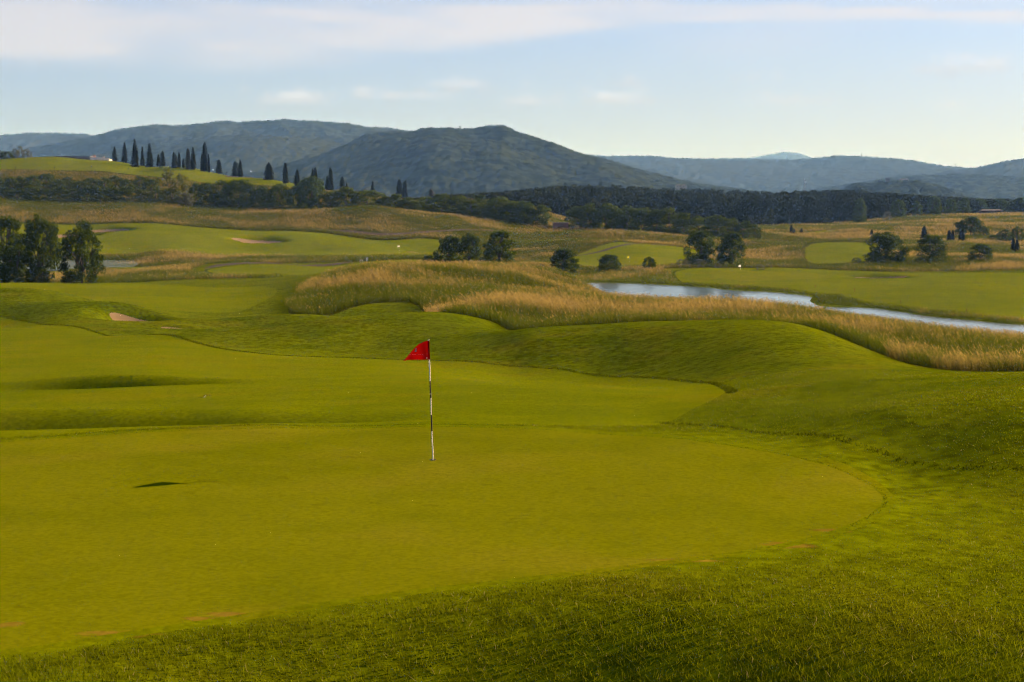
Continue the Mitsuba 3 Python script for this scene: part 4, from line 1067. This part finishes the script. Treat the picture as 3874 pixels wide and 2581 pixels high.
def on_flag(px, py):
    n = np.argmin(np.hypot(cloth[:, 0] - fl(px, py)[0], cloth[:, 2] - fl(px, py)[2]))
    return fl(px, py) * [1, 0, 1] + [0, cloth[n, 1] - 0.007, 0]


def printed(mesh, bsdf, name):
    v = np.array(mesh.vertices)
    dep = np.array([on_flag(1638 + (p[0] - base[0]) / S, 1741 - (p[2] - base[2]) / S / 1.003)[1] for p in v])
    v[:, 1] += dep
    part('golf_flag', name, (v, mesh.faces), bsdf, smooth=False)


wm = meshkit.text_mesh('ROYAL GOLF LA BAGNAIA', 0.012, 0.0004)
v = np.array(wm.vertices)
w0 = v[:, 0].max()
tx = (v[:, 0] / w0) * 57 * S                        # read from the far side, so mirrored here
lift = 3.2 * S * (1 - v[:, 0] / w0)
wm.vertices = np.column_stack([fl(1604.5, 1337)[0] - tx, v[:, 2] * 0, fl(1604.5, 1338)[2] + v[:, 1] * 1.0 + lift - 3.2 * S])
printed(wm, 'print_pink', 'lettering')
em = []
for (x0, y0, x1, y1) in ((1569.3, 1324, 1577.5, 1328.5), (1571, 1319, 1576.6, 1324.4), (1572, 1314, 1577, 1319.4)):
    a, b = fl(x0, y1), fl(x1, y0)
    em.append(box(a[0], b[0], -0.0005, 0.0005, a[2], b[2]))
printed(both(*em).subdivide(), 'print_grey', 'emblem')
a, b = fl(1614.2, 1355), fl(1617.6, 1348)
printed(box(a[0], b[0], -0.0005, 0.0005, a[2], b[2]), 'flag_white', 'label_patch')
nrm = np.array([float(height(base[:1] - .1, base[1:2])[0] - height(base[:1] + .1, base[1:2])[0]) / .2, float(height(base[:1], base[1:2] - .1)[0] - height(base[:1], base[1:2] + .1)[0]) / .2, 1])
ring = np.linspace(0, 2 * PI, 33)[:-1]


def disc(r, lift):
    p = np.column_stack([r * np.cos(ring), r * np.sin(ring)])
    return np.vstack([np.column_stack([p, lift - p @ nrm[:2]]), [[0, 0, lift]]]), [[q, (q + 1) % 32, 32] for q in range(32)]


tag('golf_hole', 'round dark hole in the near green at the foot of the flag pole', 'hole')
part('golf_hole', 'opening', disc(0.054, 0.007), 'black_paint', base, smooth=False)
v1, _ = disc(0.057, 0.005)
v2, _ = disc(0.053, 0.009)
part('golf_hole', 'rim', (np.vstack([v1[:32], v2[:32]]), [[q, (q + 1) % 32, 32 + (q + 1) % 32, 32 + q] for q in range(32)]), 'black_paint', base)
def small_flag(key_label, px, py, top_py, cloth_px, bsdf, d):
    p = stand(px, py, d)
    h = P(px, top_py, p[1])[2] - p[2]
    s = p[1] / F
    key = numbered('golf_flag')
    tag(key, key_label, 'flag')
    part(key, 'pole', rod([0, 0, -0.1], [0, 0, h], 0.012, sides=8), 'white_paint', p)
    w, hh = cloth_px[0] * s, cloth_px[1] * s
    g = [(0, 0, h), (-0.45 * w, 0.03, h - 0.05 * hh), (-w, 0.0, h - 0.30 * hh), (-0.9 * w, -0.03, h - 1.0 * hh), (-0.45 * w, 0.04, h - 0.95 * hh), (0, 0, h - 0.9 * hh)]
    part(key, 'cloth', (np.array(g), [[0, 1, 4, 5], [1, 2, 3, 4]]), bsdf, p)


small_flag('small white flag on the far green below the meadow mound', 1512, 949, 929, (8, 6.5), 'flag_white', 441)
small_flag('small yellow flag on the green behind the round trees', 2380, 1000, 970, (7, 7), 'flag_yellow', 398)
small_flag('small white flag in front of the big dark oak', 2803, 1032, 1002, (10, 9), 'flag_white', 352)

# black and white bird gliding over the grass
b = hit(773, 1520)[0]
bd = b[1]
bs = bd / F


def bp(px, py, dy=0.0):
    return np.array([b[0] + (px - 773) * bs, dy, (1520 - py) * bs])


def wing(pts, chord):
    p = np.array([bp(x, y, dy) for x, y, dy in pts])
    c = np.array(chord)[:, None] * bs
    v = np.vstack([p + [0, 0, 1] * c * 0.28, p + [0, 1, 0] * c + [0, 0, -0.3] * c, p - [0, 0, 1] * c * 0.28, p - [0, 1, 0] * c])
    n = len(p)
    f = [[q * n + k, q * n + k + 1, ((q + 1) % 4) * n + k + 1, ((q + 1) % 4) * n + k] for q in range(4) for k in range(n - 1)]
    return v, f


tag('bird', 'black and white bird gliding low over the grass at the left', 'bird')
q0, q1 = bp(770.5, 1504.5), bp(779, 1496.5)
body = np.array([q0 + (q1 - q0) * t for t in np.linspace(-0.15, 1.25, 9)])
part('bird', 'body', limb(body, np.array([0.2, 1.1, 1.6, 1.9, 1.9, 1.7, 1.3, 1.0, 0.2]) * bs * 0.75, 8), 'flag_white', (0, 0, 0) + np.array([0, b[1], b[2]]), smooth=True)
part('bird', 'wing', wing([(760, 1500.5, 0.05), (767, 1498, 0.04), (778, 1496.6, 0.02), (787, 1495.3, 0.04), (795, 1496, 0.07), (800, 1496.6, 0.1)], [0.5, 1.4, 2.2, 2.2, 1.6, 0.5]), 'feather_black', np.array([0, b[1], b[2]]), smooth=True)
part('bird', 'wing', wing([(745.5, 1505.6, -0.05), (755, 1504.6, -0.04), (766, 1504.4, -0.02), (774, 1504.6, -0.02), (781, 1505.2, -0.05), (787, 1506.4, -0.08)], [0.5, 1.4, 2.2, 2.0, 1.4, 0.5]), 'feather_black', np.array([0, b[1], b[2]]), smooth=True)
part('bird', 'head', trimesh.creation.icosphere(2, 1.3 * bs), 'feather_black', np.array([0, b[1], b[2]]) + bp(780.5, 1495.5), smooth=True)

# hazard stakes along the water
for px, py, top, lab in ((2735, 1080, 1068, 'first dark hazard stake from the left on the bank behind the pond'), (3087, 1091, 1077, 'dark hazard stake behind the right tip of the pond'), (3233, 1106, 1092, 'dark hazard stake above the grassy neck between pond and stream'),
                         (3409, 1153, 1139, 'dark hazard stake above the middle of the stream'), (3661, 1178, 1165, 'rightmost dark hazard stake above the stream')):
    p = stand(px, py)
    h = (py - top) * p[1] / F
    k = numbered('hazard_stake')
    scene[k] = ply(both(box(-.025, .025, -.025, .025, -.2, h), box(-.028, .028, -.028, .028, h - .09, h + .004)), 'stake_red', smooth=False)
    scene[k]['to_world'] = T().translate([float(t) for t in p]).rotate([0, 1, 0], 2)
    tag(k, lab, 'stake', 'hazard stakes by the water')

# tee: bench, bin and board
p = stand(1367, 991, 361)
tag('bench', 'pale stone bench beside the cart path at the far tee', 'bench')
part('bench', 'seat', box(-.36, .36, -.17, .17, .38, .48), 'pale_stone', p, 4, smooth=False)
part('bench', 'leg', box(-.30, -.18, -.14, .14, -.1, .378), 'pale_stone', p, 4, smooth=False)
part('bench', 'leg', box(.18, .30, -.14, .14, -.1, .378), 'pale_stone', p, 4, smooth=False)
p = stand(1380, 987, 362)
tag('bin_post', 'dark ball washer post between the bench and the tee board', 'post')
part('bin_post', 'post', rod([0, 0, -.1], [0, 0, .95], .035), 'dark_metal', p)
part('bin_post', 'bin', rod([0, -.05, .22], [0, -.05, .62], .13), 'dark_metal', p)
p = stand(1388, 986, 362)
tag('tee_board', 'white tee board between two dark posts beside the bench', 'sign')
for s_ in (-1, 1):
    part('tee_board', 'post', box(s_ * .17 - .022, s_ * .17 + .022, -.025, .025, -.1, .88), 'dark_metal', p, 8, smooth=False)
part('tee_board', 'panel', box(-.145, .145, -.012, .012, .44, .88), 'white_paint', p, 8, smooth=False)
part('tee_board', 'panel', box(-.145, .145, -.012, .012, .12, .40), 'white_paint', p, 8, smooth=False)
for px, py, lab in ((1125, 1004, 'dark tee marker on the left half of the far tee'), (1204, 1006, 'dark tee marker in the middle of the far tee'), (1394, 998, 'dark tee marker right of the tee board')):
    p = stand(px, py)
    k = numbered('tee_marker')
    m = trimesh.creation.icosphere(2, 0.11)
    m.apply_scale([1, 1, 0.8])
    scene[k] = ply(both(m, box(-.03, .03, -.03, .03, -.15, 0)), 'dark_metal', smooth=40)
    scene[k]['to_world'] = T().translate([float(p[0]), float(p[1]), float(p[2] + .07)])
    tag(k, lab, 'tee marker', 'tee markers')
p = P(447, 984, 390)
tag('duck', 'dark duck swimming on the left pond', 'duck')
m = trimesh.creation.icosphere(2, 1.0)
m.apply_scale([.24, .12, .10])
part('duck', 'body', m, 'feather_black', [p[0], p[1], 1.64], smooth=True)
part('duck', 'head', both(trimesh.creation.icosphere(2, .06).apply_translation([.2, 0, .2]), rod([.16, 0, .02], [.2, 0, .2], .035), rod([.24, 0, .2], [.32, 0, .19], .015)), 'feather_black', [p[0], p[1], 1.64])

# hilltop: building, wall, lamps, road sign, fence
DB = 700.0
sb = DB / F


def zb(py):
    return P(380, py, DB)[2]


xl, xr = (347 - CX) * sb, (421 - CX) * sb
tag('hilltop_building', 'low cream building with a railing on its flat roof behind the hill lawn', 'building')
part('hilltop_building', 'wall', box(xl, xr, DB, DB + 5, zb(625), zb(604)), 'cream_plaster', smooth=False)
tilt = trimesh.Trimesh([[xl, DB - .12, zb(604)], [xr, DB - .12, zb(607)], [xr, DB - .12, zb(599)], [xl, DB - .12, zb(594)], [xl, DB + .3, zb(604)], [xr, DB + .3, zb(607)], [xr, DB + .3, zb(599)], [xl, DB + .3, zb(594)]],
                       [[0, 1, 2], [0, 2, 3], [4, 6, 5], [4, 7, 6], [3, 2, 6], [3, 6, 7], [0, 5, 1], [0, 4, 5], [1, 5, 6], [1, 6, 2], [0, 3, 7], [0, 7, 4]], process=False)
part('hilltop_building', 'parapet', tilt, 'cream_plaster', smooth=False)
for px in (352, 359, 366, 373):
    k = part('hilltop_building', 'window', box((px - 2.6 - CX) * sb, (px + 2.6 - CX) * sb, DB - .1, DB - .004, zb(609), zb(604.6)), 'white_paint', smooth=False)
    scene[k + '__pane'] = ply(box((px - 1.6 - CX) * sb, (px + 1.6 - CX) * sb, DB - .13, DB - .104, zb(608.5), zb(605.2)), 'window_dark')
rail = [rod([xl, DB + .1, zb(582.5)], [xr, DB + .1, zb(587)], .03, sides=6)]
for px in np.linspace(348, 420, 10):
    part('hilltop_building', 'railing_post', rod([(px - CX) * sb, DB + .1, zb(600)], [(px - CX) * sb, DB + .1, zb(582.6 + (px - 348) / 72 * 4.4)], .028, sides=6), 'grey_paint')
part('hilltop_building', 'handrail', rail[0], 'grey_paint')
part('hilltop_building', 'roof_box', box((357 - CX) * sb, (365 - CX) * sb, DB + 1, DB + 2, zb(600), zb(587)), 'brick_red', smooth=False)
part('hilltop_building', 'roof_box', box((393 - CX) * sb, (399 - CX) * sb, DB + 1, DB + 2, zb(602), zb(592)), 'grey_concrete', smooth=False)
tag('retaining_wall', 'long grey concrete wall left of the cream building on the hill', 'wall')
part('retaining_wall', 'wall', box((205 - CX) * sb, (346 - CX) * sb, DB + .6, DB + 6, zb(640), zb(592)), 'grey_concrete', smooth=False)
part('retaining_wall', 'coping', box((203 - CX) * sb, (346.3 - CX) * sb, DB + .5, DB + 6.1, zb(592) + .002, zb(591)), 'dark_metal', smooth=False)
part('retaining_wall', 'handrail', rod([(236 - CX) * sb, DB + 1, zb(584)], [(300 - CX) * sb, DB + 1, zb(587)], .03, sides=6), 'grey_paint')
for px in (240, 255, 270, 285, 298):
    part('retaining_wall', 'railing_post', rod([(px - CX) * sb, DB + 1, zb(592)], [(px - CX) * sb, DB + 1, zb(584.2 + (px - 236) * 3 / 64)], .025, sides=6), 'grey_paint')
for px, top, py, lab in ((811, 641, 659, 'street lamp between the tallest cypress and the single cypress'), (953, 647, 671, 'street lamp at the right bend of the hill road')):
    p = stand(px, py)
    h = P(px, top, p[1])[2] - p[2]
    k = numbered('street_lamp')
    tag(k, lab, 'street lamp', 'street lamps on the hill')
    part(k, 'post', rod([0, 0, -.3], [0, 0, h - .25], .05, .035), 'dark_metal', p)
    part(k, 'globe', trimesh.creation.icosphere(2, .20), 'lamp_glass', p + [0, 0, h - .18], smooth=True)
    part(k, 'collar', rod([0, 0, h - .42], [0, 0, h - .34], .09), 'dark_metal', p)
p = stand(862, 661)
h = P(862, 649, p[1])[2] - p[2]
tag('road_sign', 'dark square sign seen from behind between cypresses on the hill', 'sign')
part('road_sign', 'post', rod([0, 0, -.3], [0, 0, h - .5], .03), 'dark_metal', p)
part('road_sign', 'plate', box(-.22, .22, -.05, -.032, h - .68, h), 'dark_metal', p, smooth=False)
tag('road_wall', 'low stone wall along the outer bend of the hill road', 'wall')
pts_w = [stand(px, 669, 648) for px in np.linspace(893, 954, 9)]
vv = np.vstack([[q + [0, 0, -.3], q + [0, 0, .38], q + [0, .3, .38], q + [0, .3, -.3]] for q in pts_w])
ff = [[4 * a + b_, 4 * a + 4 + b_, 4 * a + 4 + (b_ + 1) % 4, 4 * a + (b_ + 1) % 4] for a in range(8) for b_ in range(4)]
part('road_wall', 'masonry', (vv, ff), 'old_stone', smooth=False)
for i, (px, py) in enumerate(((68, 641), (213, 641), (353, 641), (492, 644))):
    p = stand(px, py)
    k = numbered('marker_post')
    scene[k] = ply(both(rod([0, 0, -.2], [0, 0, .75], .05, sides=8), box(-.13, .13, -.06, .06, .45, .8)), 'dark_metal', smooth=40)
    scene[k]['to_world'] = T().translate([float(t) for t in p])
    tag(k, ['leftmost dark marker post on the hill lawn', 'second dark marker post from the left on the hill lawn', 'dark marker post on the lawn below the cream building', 'dark marker post on the lawn below the tall firs'][i], 'post', 'marker posts on the hill lawn')

# brick tunnel portal in the meadow bank
p = stand(2121, 884, 543)
ws, sc = 29 * 543 / F, 543 / F
arch = shapely.Polygon([(-ws, -1.2), (ws, -1.2), (ws, 1.75), (-ws, 1.75)]).difference(shapely.affinity.scale(shapely.Point(0.1, -0.25).buffer(1.0, 24), 1.15, 1.5))
port = trimesh.creation.extrude_polygon(arch, 0.5, engine='earcut')
port.apply_transform(trimesh.transformations.rotation_matrix(PI / 2, [1, 0, 0]))
tag('tunnel_portal', 'red brick arch of a tunnel in the meadow bank below the hedgerow', 'tunnel')
part('tunnel_portal', 'arch_wall', port, 'brick_red', p, smooth=False)
part('tunnel_portal', 'coping', box(-ws - .1, ws + .1, -.56, .06, 1.752, 1.9), 'grey_concrete', p, smooth=False)
part('tunnel_portal', 'passage', both(box(-1.6, -1.45, .02, 5, -1.2, 1.7), box(1.45, 1.6, .02, 5, -1.2, 1.7), box(-1.6, 1.6, 5.01, 5.2, -1.2, 1.7), box(-1.44, 1.44, .02, 5, 1.5, 1.7)), 'brick_red', p, smooth=False)

# driving-range shelter and board on the right
p = stand(3744, 812, 955)
s9 = 955 / F
tag('range_shelter', 'long open shelter with a thin flat roof before the wood at the right', 'shelter')
g = lambda px: (px - 3744) * s9
rz = 18 * s9
part('range_shelter', 'roof', (np.array([[g(3699), -2, rz - .2], [g(3787), -2, rz], [g(3781), 2.5, rz + .55], [g(3717), 2.5, rz + .55], [g(3699), -2, rz - .45], [g(3787), -2, rz - .25], [g(3781), 2.5, rz + .3], [g(3717), 2.5, rz + .3]]),
     [[0, 1, 2, 3], [4, 7, 6, 5], [0, 4, 5, 1], [1, 5, 6, 2], [2, 6, 7, 3], [3, 7, 4, 0]]), 'roof_tile', p, smooth=False)
part('range_shelter', 'back_wall', box(g(3703), g(3764), 1.8, 2.1, -.5, rz + .2), 'weathered_wood', p, smooth=False)
for px in (3703, 3718, 3733, 3748, 3764, 3780):
    part('range_shelter', 'post', box(g(px) - .09, g(px) + .09, -1.5, -1.32, -.5, rz - .3), 'weathered_wood', p, smooth=False)
p = stand(3775, 812, 950)
tag('range_board', 'pale blue board on a dark stand beside the shelter', 'sign')
part('range_board', 'panel', box(-.42, .42, -.04, .04, .35, 1.1), 'sign_blue', p, smooth=False)
part('range_board', 'stand', both(box(-.52, -.40, -.05, .05, -.3, .9), box(.40, .52, -.05, .05, -.3, .9), box(-.52, .52, -.05, .05, .2, .34)), 'dark_metal', p, smooth=False)


# masts and pylons on the skyline
def lattice(h, w, arms=()):
    m = []
    for sx in (-1, 1):
        for sy in (-1, 1):
            m.append(rod([sx * w, sy * w, 0], [sx * w * .15, sy * w * .15, h], .12 * w / 2 + .10, sides=4))
    for q in np.linspace(0.05, 0.9, 8):
        e = w * (1 - .85 * q)
        for sy in (-1, 1):
            m.append(rod([-e, sy * e, h * q], [e * .9, sy * e, h * (q + .1)], .12, sides=4))
    for z_, l in arms:
        m.append(rod([-l, 0, z_], [l, 0, z_], .16, sides=4))
    return both(*m)


p = mast_at(1741)
tag('telecom_mast', 'slender telecom mast with antenna head on the central wooded hill', 'mast')
part('telecom_mast', 'pole', rod([0, 0, -6], [0, 0, 7.2], .55, .42), 'grey_paint', p)
part('telecom_mast', 'antenna_head', both(*[rod([.8 * math.cos(a), .8 * math.sin(a), 6.6], [1.05 * math.cos(a), 1.05 * math.sin(a), 8.4], .32) for a in np.arange(6) * PI / 3]), 'steel', p)
part('telecom_mast', 'dish', rod([-.1, -.6, 4.6], [.1, -.6, 5.6], .55), 'steel', p)
for px, hpx, lab in ((2975, 20, 'power pylon in front of the far pale peak'), (3259, 16, 'power pylon on the top of the far right ridge'), (3614, 14, 'power pylon on the falling end of the far right ridge')):
    p = pylon_at(px)
    h = hpx * 6600 / F
    k = numbered('power_pylon')
    tag(k, lab, 'pylon', 'power pylons on the far ridge')
    part(k, 'lattice', lattice(h, 1.9, ((h * .78, 2.2), (h * .90, 1.8))), 'steel', p - [0, 0, 2], smooth=False)
for px, hpx, lab in ((2959, 12, 'left thin mast on the distant pale peak'), (2974, 6, 'short mast on the very top of the distant pale peak')):
    p = peak_at(px)
    k = numbered('summit_mast')
    scene[k] = ply(both(rod([0, 0, -10], [0, 0, hpx * 2.0], .9, .5, 6), box(-1.6, 1.6, -1, 1, hpx * 1.2, hpx * 1.35)), 'grey_paint', smooth=False)
    scene[k]['to_world'] = T().translate([float(t) for t in p])
    tag(k, lab, 'mast')
p = P(3043, 745, 1700)
h = P(3043, 681, 1700)[2] - p[2]
tag('lattice_tower', 'steel tower with a bright box on top rising behind the dark wood', 'tower')
part('lattice_tower', 'lattice', lattice(h - 1.5, 1.2), 'steel', p, smooth=False)
part('lattice_tower', 'box', box(-.2, 1.7, -.7, .7, h - 2.6, h - 1.2), 'white_paint', p, smooth=False)
part('lattice_tower', 'spike', rod([-.2, 0, h - 2.6], [-.2, 0, h + 1.5], .15), 'steel', p)


def house(key, p, w, dd, h, roof, wall, tiles, label, cat, windows=(3, 2), tower=False):
    tag(key, label, cat)
    part(key, 'wall', box(-w, w, -dd, dd, -3, h), wall, p, 12, smooth=False)
    if roof > 0:
        part(key, 'roof', (np.array([[-w - .3, -dd - .3, h], [w + .3, -dd - .3, h], [w + .3, dd + .3, h], [-w - .3, dd + .3, h], [-w * .8, 0, h + roof], [w * .8, 0, h + roof]]), [[0, 1, 5], [0, 5, 4], [1, 2, 5], [2, 3, 4], [2, 4, 5], [3, 0, 4], [0, 2, 1], [0, 3, 2]]), tiles, p, 12, smooth=False)
    for a in range(windows[0]):
        for b_ in range(windows[1]):
            x = (a + .5) / windows[0] * 2 * w - w
            z_ = (b_ + .45) / windows[1] * h
            part(key, 'window', box(x - .45, x + .45, -dd - .06, -dd + .05, z_ - .6, z_ + .6), 'window_dark', p, 12, smooth=False)


p = castle_at(3358)
house('castle_tower', p + [0, 0, -2], 2.3, 2.3, 6.5, 0.0, 'old_stone', 'roof_tile', 'square stone tower on the small dark hill at the right', 'tower', (2, 2))
part('castle_tower', 'battlement', both(box(-2.35, -.6, -2.35, 2.35, 6.502, 7.3), box(.6, 2.35, -2.35, 2.35, 6.502, 7.1)), 'old_stone', p + [0, 0, -2], 12, smooth=False)
p = castle_at(3418)
house('castle_house', p + [0, 0, -3], 6.0, 3.0, 4.6, 1.0, 'old_stone', 'roof_tile', 'long stone house with chimneys on the small dark hill', 'house', (5, 1))
for x in (-4.6, 4.6):
    part('castle_house', 'chimney', box(x - .35, x + .35, -.3, .3, 5.0, 6.6), 'old_stone', p + [0, 0, -3], 12, smooth=False)
for px, w, lab in ((2566, 2.6, 'left small pale house between the central hill and the far ridge'), (2588, 2.0, 'right small pale house between the central hill and the far ridge')):
    p = P(px, 708, 1880)
    house(numbered('valley_house'), p, w, 2.2, 1.6, 0.8, 'far_plaster', 'roof_tile', lab, 'house', (2, 1))
for i, px in enumerate((3326, 3333, 3340)):
    p = castle_at(px)
    k = numbered('cypress')
    scene[k] = {'type': 'instance', 'g': {'type': 'ref', 'id': f'cypress_kind_{i}'}, 'to_world': T().translate([float(p[0]), float(p[1]), float(p[2] - 2)]).scale([2.6, 2.6, 6.5 - i])}
    tag(k, ['left tiny cypress beside the castle tower', 'middle tiny cypress beside the castle tower', 'right tiny cypress beside the castle tower'][i], 'cypress')

scene['haze_shell'] = {'type': 'null'}
scene['haze'] = {'type': 'cube', 'to_world': T().translate([0, 6000, 170]).scale([9000, 9500, 215]), 'bsdf': {'type': 'ref', 'id': 'haze_shell'},
                 'interior': {'type': 'ref', 'id': 'haze_air'}}
tag('haze', 'thin blue haze filling the whole valley', 'haze', kind='stuff')
